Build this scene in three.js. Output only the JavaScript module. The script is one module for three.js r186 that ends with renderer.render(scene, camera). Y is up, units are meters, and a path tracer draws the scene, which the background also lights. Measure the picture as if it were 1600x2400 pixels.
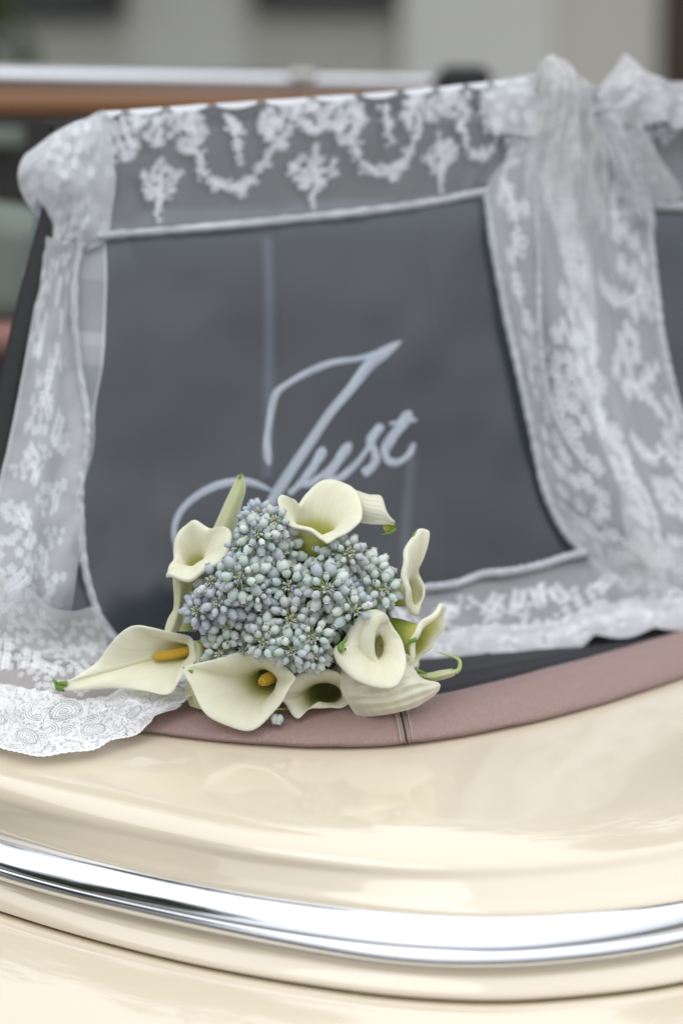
import * as THREE from 'three';
import { mergeGeometries, mergeVertices } from 'three/addons/utils/BufferGeometryUtils.js';
import { RoundedBoxGeometry } from 'three/addons/geometries/RoundedBoxGeometry.js';
import { ImprovedNoise } from 'three/addons/math/ImprovedNoise.js';

// ---------- camera, sky, sun, exposure ----------
const scene = new THREE.Scene();
const PITCH = 11 * Math.PI / 180, TAN = 0.2117, EYE = new THREE.Vector3(0, 1.3, 0);
const camera = new THREE.PerspectiveCamera(2 * Math.atan(TAN) * 180 / Math.PI, 2 / 3, 0.05, 200);
camera.position.copy(EYE);
camera.rotation.x = -PITCH;
camera.focus = 1.575;
camera.userData.fStop = 2.8;

const skyW = 256, skyH = 128, skyData = new Float32Array(skyW * skyH * 4);
for (let j = 0; j < skyH; j++) for (let i = 0; i < skyW; i++) {
  const el = (j + 0.5) / skyH * Math.PI - Math.PI / 2, s = Math.max(0, Math.sin(el));
  const L = el > 0 ? 0.70 + 0.82 * s : 0.3, k = (j * skyW + i) * 4;
  skyData[k] = L * 0.96; skyData[k + 1] = L * 1.0; skyData[k + 2] = L * 1.06; skyData[k + 3] = 1;
}
const sky = new THREE.DataTexture(skyData, skyW, skyH, THREE.RGBAFormat, THREE.FloatType);
sky.mapping = THREE.EquirectangularReflectionMapping; sky.magFilter = THREE.LinearFilter; sky.minFilter = THREE.LinearFilter; sky.needsUpdate = true;
scene.background = sky; scene.environment = sky;
const sun = new THREE.DirectionalLight(new THREE.Color(1, 0.97, 0.92), 0.5);
sun.position.set(-1.6, 5.2, 1.2); sun.target.position.set(0, 0.9, -1.6);
sun.castShadow = true; sun.shadow.radius = 75; sun.shadow.mapSize.set(2048, 2048);
Object.assign(sun.shadow.camera, { left: -3, right: 3, top: 3, bottom: -3, near: 0.5, far: 30 });
scene.add(sun, sun.target);
const renderer = new THREE.WebGLRenderer({ antialias: true });
renderer.toneMapping = THREE.LinearToneMapping; renderer.toneMappingExposure = 1.13;
renderer.shadowMap.enabled = true;

// ---------- helpers ----------
const V = (x, y, z) => new THREE.Vector3(x, y, z);
let seed = 12345;
const rnd = () => { seed = (seed * 1664525 + 1013904223) >>> 0; return seed / 4294967296; };
const rr = (a, b) => a + (b - a) * rnd();
const noise = new ImprovedNoise();
const F = V(0, -Math.sin(PITCH), -Math.cos(PITCH)), U = V(0, Math.cos(PITCH), -Math.sin(PITCH));
const ray = (px, py) => V((px - 800) / 1200 * TAN, 0, 0).addScaledVector(U, (1200 - py) / 1200 * TAN).add(F);
const atD = (px, py, d) => ray(px, py).multiplyScalar(d).add(EYE);            // d metres along the view axis
const atY = (px, py, y) => { const r = ray(px, py); return r.multiplyScalar(y / r.y).add(EYE); };   // y relative to the eye
const atZ = (px, py, z) => { const r = ray(px, py); return r.multiplyScalar(z / r.z).add(EYE); };
// rear window plane: z = -1.735 - .22 x - .35 (y + .43)  (y relative to the eye)
const WN = V(0.32, 0.35, 1).normalize();
const onWin = (px, py, off = 0) => {
  const r = ray(px, py), k = (-1.735 - 0.35 * 0.43) / (r.z + 0.32 * r.x + 0.35 * r.y);
  return r.multiplyScalar(k).add(EYE).addScaledVector(WN, off);
};
const cr1 = (a, b, c, d, t) => 0.5 * ((2 * b) + (c - a) * t + (2 * a - 5 * b + 4 * c - d) * t * t + (3 * b - a - 3 * c + d) * t * t * t);
function crV(arr, t, closed = false) {
  const n = arr.length, m = closed ? n : n - 1;
  let x = t * m, i = Math.floor(x); if (!closed && i >= m) i = m - 1;
  const f = x - i, g = (k) => closed ? arr[((k % n) + n) % n] : arr[Math.min(n - 1, Math.max(0, k))];
  let a = g(i - 1), b = g(i), c = g(i + 1), d = g(i + 2);
  if (!closed && i === 0) a = b.clone().multiplyScalar(2).sub(c);
  if (!closed && i === m - 1) d = c.clone().multiplyScalar(2).sub(b);
  return V(cr1(a.x, b.x, c.x, d.x, f), cr1(a.y, b.y, c.y, d.y, f), cr1(a.z, b.z, c.z, d.z, f));
}
const lin = (pts, x) => {   // piecewise smooth (x sorted) 2D curve lookup, catmull in x
  let i = 0; while (i < pts.length - 2 && x > pts[i + 1][0]) i++;
  const [x0, y0] = pts[i], [x1, y1] = pts[i + 1], t = (x - x0) / (x1 - x0), h = x1 - x0;
  const m = (k) => k <= 0 ? (pts[1][1] - pts[0][1]) / (pts[1][0] - pts[0][0]) : k >= pts.length - 1 ? (pts[k][1] - pts[k - 1][1]) / (pts[k][0] - pts[k - 1][0]) : (pts[k + 1][1] - pts[k - 1][1]) / (pts[k + 1][0] - pts[k - 1][0]);
  const t2 = t * t, t3 = t2 * t;
  return (2 * t3 - 3 * t2 + 1) * y0 + (t3 - 2 * t2 + t) * h * m(i) + (-2 * t3 + 3 * t2) * y1 + (t3 - t2) * h * m(i + 1);
};
// surface sampled from fn(u, v) -> Vector3; colours from col(u, v) -> [r, g, b]
function surf(fn, nu, nv, { closedU = false, col, uvs } = {}) {
  const pos = [], uv = [], c = [], idx = [];
  for (let j = 0; j <= nv; j++) for (let i = 0; i <= nu; i++) {
    const u = i / nu, v = j / nv, p = fn(closedU && i === nu ? 0 : u, v);
    pos.push(p.x, p.y, p.z);
    if (uvs) uv.push(...uvs(u, v)); else uv.push(u, v);
    if (col) c.push(...col(u, v, p));
  }
  for (let j = 0; j < nv; j++) for (let i = 0; i < nu; i++) {
    const a = j * (nu + 1) + i, b = a + 1, d = a + nu + 1, e = d + 1;
    idx.push(a, b, d, b, e, d);
  }
  const g = new THREE.BufferGeometry();
  g.setAttribute('position', new THREE.Float32BufferAttribute(pos, 3));
  g.setAttribute('uv', new THREE.Float32BufferAttribute(uv, 2));
  if (col) g.setAttribute('color', new THREE.Float32BufferAttribute(c, 3));
  g.setIndex(idx); g.computeVertexNormals();
  if (closedU) { const n = g.attributes.normal; for (let j = 0; j <= nv; j++) { const a = j * (nu + 1), b = a + nu, q = V(n.getX(a) + n.getX(b), n.getY(a) + n.getY(b), n.getZ(a) + n.getZ(b)).normalize(); n.setXYZ(a, q.x, q.y, q.z); n.setXYZ(b, q.x, q.y, q.z); } }
  return g;
}
function gridFn(rows) { return (u, v) => crV(rows.map((r) => crV(r, u)), v); }
// tapered tube through points, radius(t) in metres
function tube(pts, rad, nt = 40, nr = 8, closed = false) {
  const r = typeof rad === 'function' ? rad : () => rad, c = [];
  for (let i = 0; i <= nt; i++) c.push(crV(pts, i / nt, closed));
  let N = null; const fr = c.map((p, i) => {
    const t = c[Math.min(nt, i + 1)].clone().sub(c[Math.max(0, i - 1)]).normalize();
    if (!N) N = Math.abs(t.y) < 0.9 ? V(0, 1, 0) : V(1, 0, 0);
    N = N.clone().addScaledVector(t, -N.dot(t)).normalize();
    return [N, t.clone().cross(N)];
  });
  return surf((u, v) => { const i = Math.round(v * nt), a = u * 2 * Math.PI; return c[i].clone().addScaledVector(fr[i][0], Math.cos(a) * r(v, a)).addScaledVector(fr[i][1], Math.sin(a) * r(v, a)); }, nr, nt, { closedU: true });
}
const used = {};
function numbered(name) { const n = used[name] = (used[name] ?? -1) + 1; return n ? name + '_' + String(n).padStart(3, '0') : name; }
function add(name, geo, mat, parent) {
  const g = Array.isArray(geo) ? mergeGeometries(geo) : geo, m = new THREE.Mesh(g, mat);
  m.name = name; m.castShadow = m.receiveShadow = true; (parent ?? scene).add(m); return m;
}
function thing(name, label, category, pos = V(0, 0, 0), group) {
  const o = new THREE.Group(); o.name = numbered(name); o.position.copy(pos); o.userData = { label, category };
  if (group) o.userData.group = group; scene.add(o); return o;
}
// geometry given in world metres, stored relative to its thing's base
const rel = (g, o) => g.translate(-o.position.x, -o.position.y, -o.position.z);
const std = (o) => new THREE.MeshStandardMaterial({ side: THREE.DoubleSide, ...o });
const phys = (o) => new THREE.MeshPhysicalMaterial({ side: THREE.DoubleSide, ...o });
const rgb = (r, g, b) => new THREE.Color().setRGB(r, g, b);
function canvasTex(w, h, draw, srgb = false) {
  const c = document.createElement('canvas'); c.width = w; c.height = h; draw(c.getContext('2d'), w, h);
  const t = new THREE.CanvasTexture(c); t.wrapS = t.wrapT = THREE.RepeatWrapping; t.anisotropy = 8;
  if (srgb) t.colorSpace = THREE.SRGBColorSpace; return t;
}
function noiseTex(n, fn) {
  const d = new Uint8Array(n * n * 4);
  for (let j = 0; j < n; j++) for (let i = 0; i < n; i++) { const v = Math.max(0, Math.min(255, 255 * fn(i / n, j / n))), k = (j * n + i) * 4; d[k] = d[k + 1] = d[k + 2] = v; d[k + 3] = 255; }
  const t = new THREE.DataTexture(d, n, n, THREE.RGBAFormat); t.wrapS = t.wrapT = THREE.RepeatWrapping; t.magFilter = THREE.LinearFilter; t.minFilter = THREE.LinearMipmapLinearFilter; t.generateMipmaps = true; t.needsUpdate = true; return t;
}
// tileable cellular noise for leather grain
const cells = []; for (let i = 0; i < 900; i++) cells.push([rnd(), rnd()]);
const G = 30, bins = Array.from({ length: G * G }, () => []); for (const c of cells) bins[Math.floor(c[1] * G) * G + Math.floor(c[0] * G)].push(c);
function worley(u, v) {
  let a = 9, b = 9; const bi = Math.floor(u * G), bj = Math.floor(v * G);
  for (let dj = -2; dj <= 2; dj++) for (let di = -2; di <= 2; di++) { const i = bi + di, j = bj + dj, ox = Math.floor(i / G), oy = Math.floor(j / G);
    for (const c of bins[((j % G + G) % G) * G + ((i % G + G) % G)]) { const d = Math.hypot(u - c[0] - ox, v - c[1] - oy); if (d < a) { b = a; a = d; } else if (d < b) b = d; } }
  return Math.min(1, (b - a) * 60);
}
const leatherBump = noiseTex(384, worley);
const softNoise = noiseTex(256, (u, v) => 0.5 + 0.55 * noise.noise(u * 9.1 + 3, v * 4.3, 0.5) + 0.22 * noise.noise(u * 21, v * 9.5, 4.5));

const inkTex = noiseTex(128, (u, v) => 0.74 + 0.16 * Math.sin(v * 6.283 * 5 + 3 * Math.sin(u * 6.283)) * Math.sin(v * 6.283 * 2) + 0.1 * Math.sin(u * 6.283 * 3));
// fine lengthwise veins of a petal: x runs round the flower
const vein = (u, v) => { let s = 0; for (const [f, p] of [[7, 0], [13, 2], [29, 1], [47, 4]]) s += Math.sin(6.283 * (u * f + 0.35 * Math.sin(6.283 * v + p)) + p) / Math.sqrt(f); return s; };
const veinMap = noiseTex(256, (u, v) => 0.97 + 0.03 * vein(u, v)), veinBump = noiseTex(256, (u, v) => 0.5 + 0.3 * vein(u, v));
// ---------- materials ----------
const M = {
  paint: phys({ color: rgb(0.745, 0.645, 0.49), roughness: 0.12, ior: 1.72, clearcoat: 1, clearcoatRoughness: 0.02 }),
  chrome: std({ color: rgb(0.86, 0.87, 0.89), metalness: 1, roughness: 0.1 }),
  leather: phys({ color: rgb(0.335, 0.222, 0.20), roughness: 0.5, bumpMap: leatherBump, bumpScale: 0.0003, specularIntensity: 0.8 }),
  rubber: std({ color: rgb(0.010, 0.010, 0.012), roughness: 0.6 }),
  black: std({ color: rgb(0.012, 0.012, 0.014), roughness: 0.7 }),
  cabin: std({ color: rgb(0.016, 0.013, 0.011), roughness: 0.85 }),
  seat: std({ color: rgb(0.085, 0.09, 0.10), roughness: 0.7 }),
  piping: std({ color: rgb(0.26, 0.28, 0.30), roughness: 0.6 }),
  wood: phys({ color: rgb(0.27, 0.115, 0.036), roughness: 0.4, clearcoat: 0.8, clearcoatRoughness: 0.15 }),
  glass: phys({ color: rgb(0.48, 0.525, 0.575), roughness: 0.22, bumpMap: softNoise, bumpScale: 0.012, transmission: 1, thickness: 0, ior: 1.62 }),
  ink: std({ color: rgb(0.52, 0.57, 0.64), roughness: 0.8, transparent: true, alphaMap: inkTex }),
};
// ---------- ground and far setting ----------
{
  const gt = noiseTex(512, (u, v) => { let s = 0; for (let o = 1; o < 6; o++) s += Math.sin(6.283 * (u * o * 7 + o * Math.sin(6.283 * v * o))) / o; return 0.5 + 0.12 * s + 0.25 * (rnd() - 0.5); });
  gt.repeat.set(60, 60);
  const g = add('ground', new THREE.PlaneGeometry(300, 300).rotateX(-Math.PI / 2), std({ color: rgb(0.30, 0.29, 0.27), map: gt, roughness: 0.95 }));
  g.userData.kind = 'structure';
}
{
  const b = thing('building', 'pale grey rendered house wall far behind the car with dark windows', 'building', V(0, 0, -9));
  const wallM = std({ color: rgb(0.72, 0.71, 0.66), roughness: 0.9 }), low = std({ color: rgb(0.58, 0.56, 0.49), roughness: 0.9 }), sid = std({ color: rgb(0.80, 0.79, 0.73), roughness: 0.8 }),
    right = std({ color: rgb(0.70, 0.67, 0.60), roughness: 0.9 }), dark = std({ color: rgb(0.045, 0.042, 0.04), roughness: 0.6 }), brown = std({ color: rgb(0.07, 0.045, 0.03), roughness: 0.7 }),
    pane = phys({ color: rgb(0.06, 0.065, 0.07), roughness: 0.05 }), roofM = std({ color: rgb(0.07, 0.06, 0.06), roughness: 0.8 });
  const X = (px) => atZ(px, 100, -9).x, Y = (py) => atZ(800, py, -9).y;
  const box = (x0, x1, y0, y1, z0, z1) => new RoundedBoxGeometry(x1 - x0, y1 - y0, z1 - z0, 1, 0.006).translate((x0 + x1) / 2, (y0 + y1) / 2, (z0 + z1) / 2);
  add('wall', box(-9, 9, 0, 4.6, -0.5, -0.05), wallM, b);
  for (const [a, c, yb] of [[-260, 300, 8], [590, 930, -8]]) {
    add('wall_panel', box(X(a === -260 ? 60 : a), X(c), 0.02, Y(yb) - 0.05, -0.048, 0.0), low, b);
    const w = add('window_frame', [box(X(a), X(c), Y(yb) - 0.045, Y(yb), -0.05, 0.1), box(X(a), X(a) + 0.07, Y(yb) + 0.002, Y(yb) + 1.5, -0.048, 0.05), box(X(c) - 0.07, X(c), Y(yb) + 0.002, Y(yb) + 1.5, -0.048, 0.05), box(X(a), X(c), Y(yb) + 1.502, Y(yb) + 1.58, -0.05, 0.06)], dark, b);
    add('pane', box(X(a) + 0.072, X(c) - 0.072, Y(yb) + 0.003, Y(yb) + 1.5, -0.045, 0.0), pane, w);
  }
  const pier = add('pier', box(X(945), X(1285), 0.02, 4.5, -0.049, 0.06), sid, b);
  const pg = [0, 1, 2].map((k) => new RoundedBoxGeometry(X(1285) - X(945) + 0.02, 0.108, 0.022, 1, 0.004));
  for (let k = 0; k < 26; k++) { const m = add('plank', pg[k % 3], sid, pier); m.position.set((X(945) + X(1285)) / 2, 0.3 + k * 0.112, 0.068); m.rotation.x = -0.06; }
  add('wall_panel', box(X(1290), X(1545), 0.02, 4.5, -0.048, 0.0), right, b);
  const d = add('door', box(X(1550), X(1550) + 0.95, 0.02, 2.3, -0.047, 0.04), brown, b);
  add('door_handle', tube([V(X(1550) + 0.1, 1.02, 0.08), V(X(1550) + 0.22, 1.02, 0.08)], 0.01, 6, 8), M.chrome, d);
  const roof = add('roof', new RoundedBoxGeometry(18.6, 0.25, 7.2, 1, 0.02).rotateX(0.86).translate(0, 7.25, -2.1), roofM, b);
  for (const x of [-0.9, 2.4]) add('chimney', box(x, x + 0.8, 8.2, 10.8, -3.6, -2.9), low, roof);
}
{
  const mkTree = (name, label, cat, x, z, h, R, n, sz, trunkR, colr, low) => {
    const t = thing(name, label, cat, V(x, 0, z));
    const bark = std({ color: rgb(0.08, 0.06, 0.045), roughness: 0.95 });
    const tr = [tube([V(0, 0, 0), V(0.05, h * 0.3, 0.03), V(-0.04, h * 0.62, 0), V(0.05, h * 0.92, 0)], (v) => trunkR * (1 - 0.8 * v), 14, 9)];
    for (let k = 0; k < 9; k++) { const a = k * 2.4, y = h * (0.35 + 0.05 * k), l = R * 0.75; tr.push(tube([V(0, y, 0), V(Math.cos(a) * l * 0.5, y + l * 0.25, Math.sin(a) * l * 0.5), V(Math.cos(a) * l, y + l * 0.35, Math.sin(a) * l)], (v) => trunkR * 0.35 * (1 - 0.85 * v), 8, 6)); }
    add('trunk', tr, bark, t);
    const leaf = surf((u, v) => V((u - 0.5) * sz * 0.6 * Math.sin(Math.PI * Math.min(1, 0.05 + v)), (v - 0.5) * sz, 0.12 * sz * Math.cos(3 * (u - 0.5))), 2, 3);
    const im = new THREE.InstancedMesh(leaf, std({ color: rgb(1, 1, 1), roughness: 0.6 }), n), m = new THREE.Matrix4(), q = new THREE.Quaternion(), e = new THREE.Euler();
    const cl = []; for (let k = 0; k < 26; k++) { const a = rr(0, 6.283), s = rr(-0.9, 1), r2 = Math.sqrt(1 - s * s) * rr(0.35, 0.95); cl.push([Math.cos(a) * r2 * R, low + (h - low) * (0.5 + 0.5 * s), Math.sin(a) * r2 * R, rr(0.3, 0.5) * R]); }
    for (let i = 0; i < n; i++) {
      const c = cl[Math.floor(rnd() * cl.length)], a = rr(0, 6.283), s = rr(-1, 1), r2 = Math.cbrt(rnd()) * c[3], w = Math.sqrt(1 - s * s);
      e.set(rr(-1.4, 1.4), rr(0, 6.283), rr(-1, 1)); q.setFromEuler(e);
      m.compose(V(c[0] + Math.cos(a) * w * r2, c[1] + s * r2, c[2] + Math.sin(a) * w * r2), q, V(1, 1, 1).multiplyScalar(rr(0.6, 1.3)));
      im.setMatrixAt(i, m); const k = rr(0.6, 1.3); im.setColorAt(i, rgb(colr[0] * k, colr[1] * k, colr[2] * k));
    }
    im.name = 'crown'; im.userData.kind = 'stuff'; im.castShadow = true; t.add(im);
  };
  mkTree('shrub', 'dark green shrub against the house wall at the upper left corner', 'shrub', atZ(-30, 60, -7.6).x, -7.6, 1.42, 0.30, 1800, 0.07, 0.03, [0.10, 0.14, 0.04], 0.15);
  mkTree('tree', 'tall leafy tree at left before the house wall, mirrored in the cream paint', 'tree', -2.6, -6.4, 9.0, 2.3, 9000, 0.2, 0.15, [0.06, 0.085, 0.03], 2.9);
  mkTree('tree', 'tall leafy tree at right before the house wall, mirrored in the cream paint', 'tree', 3.6, -6.9, 9.4, 2.4, 9000, 0.2, 0.15, [0.06, 0.085, 0.03], 3.0);
  mkTree('tree', 'dense tree off to the left, mirrored as dark streaks in the chrome strip', 'tree', -6.2, 0.6, 5.2, 2.0, 6000, 0.2, 0.18, [0.06, 0.085, 0.03], 1.0);
}

// ---------- the car ----------
const C = {   // pixel polylines of the body's feature lines, and their height below the eye
  Lin: [[-1500, 1330], [-600, 1470], [0, 1540], [300, 1586], [550, 1622], [800, 1646], [1000, 1634], [1300, 1563], [1600, 1478], [2100, 1310], [3000, 1010]],
  L0: [[-1500, 1440], [-600, 1620], [0, 1690], [340, 1718], [600, 1745], [800, 1752], [1000, 1739], [1300, 1680], [1600, 1588], [2100, 1400], [3000, 1085]],
  L1: [[-1500, 1500], [-600, 1715], [0, 1850], [300, 1905], [600, 1962], [960, 1992], [1300, 1977], [1600, 1930], [2100, 1790], [3000, 1480]],
  L2: [[-1500, 1560], [-600, 1740], [0, 1950], [400, 2056], [800, 2122], [1080, 2145], [1300, 2141], [1600, 2109], [2100, 1990], [3000, 1660]],
  Lb: [[-1500, 1640], [-600, 1828], [0, 2037], [400, 2137], [800, 2206], [1080, 2229], [1300, 2222], [1600, 2180], [2100, 2050], [3000, 1715]],
  L4: [[-1500, 1665], [-600, 1855], [0, 2064], [400, 2166], [800, 2243], [1050, 2267], [1300, 2260], [1600, 2217], [2100, 2085], [3000, 1745]],
  L5: [[-1500, 1725], [-600, 1920], [0, 2140], [400, 2252], [800, 2324], [1080, 2349], [1300, 2344], [1600, 2306], [2100, 2180], [3000, 1830]],
};
const HY = { Lin: -0.437, L0: -0.453, L1: -0.478, L2: -0.510, Lb: -0.5255, L4: -0.5345, L5: -0.553 };
const onC = (name, px, dpy = 0, dy = 0) => atY(px, lin(C[name], px) + dpy, HY[name] + dy);
const PX0 = -1500, PX1 = 3000, pxu = (u) => PX0 + (PX1 - PX0) * u;
// point on leather or deck under a pixel, lifted a little
function onDeck(px, py, lift = 0.003) {
  const ks = ['Lin', 'L0', 'L1', 'L2'], ys = ks.map((k) => lin(C[k], px));
  let i = 0; while (i < 2 && py > ys[i + 1]) i++;
  const t = (py - ys[i]) / (ys[i + 1] - ys[i]);
  let h = HY[ks[i]] + (HY[ks[i + 1]] - HY[ks[i]]) * t;
  if (i === 0 && t > 0 && t < 1) h += 0.006 * Math.sin(Math.PI * t);
  if (t < 0 && i === 0) h = HY.Lin;
  return atY(px, py, h + lift);
}
const car = thing('convertible_car', 'cream vintage convertible car with mauve leather edging and chrome strip, lettered rear window', 'car', V(0, 0.75, -1.6));
const CA = (name, geo, mat, parent = car) => { const m = add(name, geo, mat, parent); rel(m.geometry, car); return m; };
{
  // rear deck: leather line -> crease -> chrome
  const prof = (u) => {
    const px = pxu(u), a = onC('L0', px, -14, 0.001), b = onC('L0', px), c = onC('L1', px), d = onC('L2', px), e = onC('L2', px, 12, -0.006);
    const m1 = b.clone().lerp(c, 0.3).add(V(0, 0.0012, 0)), m2 = b.clone().lerp(c, 0.6).add(V(0, 0.0018, 0)), m0 = b.clone().lerp(c, 0.88).add(V(0, 0.0012, 0)), c2 = c.clone().lerp(d, 0.20).add(V(0, 0.0006, 0.0008)), c3 = c.clone().lerp(d, 0.48), c4 = c.clone().lerp(d, 0.75);
    return [a, b, m1, m2, m0, c2, c3, c4, d, e];
  };
  const cache = new Map(), P = (u) => { if (!cache.has(u)) cache.set(u, prof(u)); return cache.get(u); };
  CA('rear_deck', surf((u, v) => crV(P(u), v), 250, 64), M.paint);
  // chrome strip: broad half round and a narrow bead under it
  const strip = (A, B, bulge, lap) => surf((u, v) => {
    const px = pxu(u), a = onC(A, px), b = onC(B, px), du = onC(A, px + 20).sub(onC(A, px - 20)).normalize(), ac = b.clone().sub(a), n = ac.clone().cross(du).normalize();
    if (n.z < 0) n.negate();
    const th = Math.PI * v; return a.clone().lerp(b, 0.5 - 0.5 * Math.cos(th)).addScaledVector(n, Math.sin(th) * bulge - lap);
  }, 260, 24);
  const chrome = CA('chrome_strip', strip('L2', 'Lb', 0.0045, 0.001), M.chrome);
  CA('chrome_bead', strip('Lb', 'L4', 0.0030, 0.001), M.chrome, chrome);
  // body below the strip, down to the panel gap
  const body = (u) => { const px = pxu(u), a = onC('L2', px, 20, -0.008).add(V(0, 0, -0.006)), b = onC('L4', px, -4, 0).add(V(0, 0, -0.003)), b2 = onC('L4', px, 8, -0.004), c = onC('L5', px, -8, 0.0015), d = onC('L5', px, 0, -0.0012).add(V(0, -0.001, -0.006)); return [a, b, b2, b2.clone().lerp(c, 0.5).add(V(0, 0.001, 0.001)), c, d]; };
  CA('body_panel', surf((u, v) => crV(body(u), v), 250, 24), M.paint);
  const gapM = std({ color: rgb(0.03, 0.027, 0.022), roughness: 0.8 });
  CA('panel_gap', surf((u, v) => { const px = pxu(u); return onC('L5', px, -14 + 30 * v, 0.003 - 0.012 * v).add(V(0, 0, -0.011)); }, 220, 3), gapM);
  const lid = (u) => { const px = pxu(u), a = onC('L5', px, 3, -0.0012).add(V(0, -0.0015, -0.008)), b = onC('L5', px, 9, -0.0012), d = onC('L5', px, 300, -0.0012 - 0.0093 * (291 / 81) ** 1.15), mid = [16, 25, 37, 53, 73, 98, 128, 163, 203, 250].map((p) => onC('L5', px, p, -0.0012 - 0.0093 * ((p - 9) / 81) ** 1.15)), e = d.clone().add(V(0, -0.03, 0.018)), f = d.clone().add(V(0, -0.12, 0.02)), g = d.clone().add(V(0, -0.35, -0.02)); return [a, b, ...mid, d, d.clone().lerp(e, 0.4), e, f, g]; };
  CA('boot_lid', surf((u, v) => crV(lid(u), v), 250, 60), M.paint);
  // leather roll with a seam
  const lprof = (u) => {
    const px = pxu(u), o = onC('L0', px, 2, -0.002), o1 = onC('L0', px, -6, 0.0035), i = onC('Lin', px), i1 = onC('Lin', px, 6, 0.002), bk = onC('Lin', px, -2, -0.008);
    const m = o1.clone().lerp(i1, 0.5).add(V(0, 0.0055, 0.001)), ma = o1.clone().lerp(i1, 0.2).add(V(0, 0.0042, 0.0015)), mb = o1.clone().lerp(i1, 0.8).add(V(0, 0.0035, 0));
    return [o, o1, ma, m, mb, i1, i, bk];
  };
  const lc = new Map(), LP = (u) => { if (!lc.has(u)) lc.set(u, lprof(u)); return lc.get(u); };
  const seamU = (px) => (px - PX0) / (PX1 - PX0), groove = (u, v) => { const px = pxu(u), c = 944 + (0.35 - v) * 40, d = (px - c) / 6; return -0.0005 * Math.exp(-d * d) + 0.0006 * Math.exp(-((Math.abs(px - c) - 11) ** 2) / 60); };
  const lfn = (u, v) => { const p = crV(LP(u), v); const w = noise.noise(pxu(u) * 0.012, v * 4, 3) * 0.0008 + noise.noise(pxu(u) * 0.05, v * 8, 6) * 0.0003; return p.add(V(0, groove(u, v) + w, groove(u, v) * 0.5)); };
  // fine columns near the seam
  const us = []; for (let k = 0; k <= 200; k++) us.push(k / 200); for (let p = 900; p < 990; p += 1.5) us.push(seamU(p)); us.sort((a, b) => a - b);
  const lg = surf((u, v) => lfn(us[Math.round(u * (us.length - 1))], v), us.length - 1, 44, { uvs: (u, v) => [pxu(us[Math.round(u * (us.length - 1))]) * 0.006, v * 1.9] });
  const leather = CA('leather_edging', lg, M.leather);
  const thread = std({ color: rgb(0.42, 0.36, 0.28), roughness: 0.9 }), dthread = std({ color: rgb(0.03, 0.022, 0.02), roughness: 0.9 });
  for (const [dx, mat] of [[-14, thread], [14, thread], [0, dthread]]) {
    const st = []; for (let k = 0; k < 34; k++) { const v0 = 0.05 + k * 0.022, v1 = v0 + 0.017, at = (v) => lfn(seamU(944 + (0.35 - v) * 40 + dx + Math.sin(v * 9) * 1.2), v).add(V(0, 0.0004, 0.0003)); st.push(tube([at(v0), at((v0 + v1) / 2).add(V(0, 0.0002, 0.0001)), at(v1)], dx ? 0.0006 : 0.0005, 3, 5)); }
    const s = CA('stitching', mergeGeometries(st), mat, leather); s.userData.kind = 'stuff';
  }
  // dark piping line where leather meets paint
  const pl = []; for (let k = 0; k <= 100; k++) pl.push(onC('L0', pxu(k / 100), 3, -0.0012));
  CA('piping', tube(pl, 0.0013, 260, 6), M.rubber, leather);
  // black well between leather and window
  CA('rubber_gasket', surf((u, v) => { const px = pxu(u), a = onC('Lin', px, 0, -0.010), b = onWin(px, 1540 - 60 * (px - 200) / 1400, -0.004); b.y = EYE.y - 0.447; return a.lerp(b, v).add(V(0, 0.003 * Math.max(0, Math.sin(v * 18)) * Math.max(0, 1 - v * 1.6), 0)); }, 90, 40), M.rubber);
  // ---- rear window
  const winT = [[110, 330], [300, 282], [700, 252], [1100, 226], [1400, 212], [1700, 210], [2100, 220]].map((p) => onWin(...p));
  const winB = [[-110, 1560], [200, 1540], [600, 1520], [1000, 1500], [1400, 1480], [1700, 1462], [2200, 1440]].map((p) => onWin(...p));
  const win = CA('rear_window', surf((u, v) => crV(winB, u).lerp(crV(winT, u), v), 40, 8), M.glass);
  const fl = [[150, 400], [122, 520], [74, 700], [38, 860], [-2, 1080], [-48, 1300], [-90, 1560]].map((p) => onWin(p[0] - 4, p[1], -0.004));
  const sq = (v, a) => 0.0075 / Math.max(Math.abs(Math.cos(a)), Math.abs(Math.sin(a))) ** 0.7;
  CA('window_frame', [tube(fl, sq, 40, 16), tube([[130, 318], [300, 288], [700, 258], [1100, 232], [1400, 218], [1700, 216], [2100, 226]].map((p) => onWin(p[0], p[1], -0.006)), sq, 40, 16), tube([[-110, 1560], [200, 1540], [600, 1520], [1000, 1500], [1400, 1480], [1700, 1462], [2200, 1440]].map((p) => onWin(p[0], p[1] + 6, -0.002)), sq, 40, 16)], M.black, win);
  // hand-lettered word
  const Z = (x, y) => [380 + x * 0.40816, 760 + y * 0.40816];
  const stroke = (pts, w0, w1, dip = 0) => {
    const P = pts.map((p) => onWin(...Z(...p), 0.0012)), n = 60, c = []; for (let i = 0; i <= n; i++) c.push(crV(P, i / n));
    return surf((u, v) => { const i = Math.round(v * n), t = c[Math.min(n, i + 1)].clone().sub(c[Math.max(0, i - 1)]).normalize(), s = t.cross(WN).normalize(), e = Math.min(1, Math.sqrt(Math.min(v, 1 - v) * 14) + 0.15), w = (w0 + (w1 - w0) * v) * (1 + 0.10 * Math.sin(v * 23) + 0.08 * noise.noise(v * 30, w0 * 900, 1)) * (1 - (dip ? 0.42 * Math.exp(-((v - 0.62) ** 2) / 0.012) : 0)) * 0.5 * e;
      return c[i].clone().addScaledVector(s, (u - 0.5) * 2 * w).addScaledVector(WN, 0.0005 * Math.sin(Math.PI * u)); }, 4, n);
  };
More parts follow.
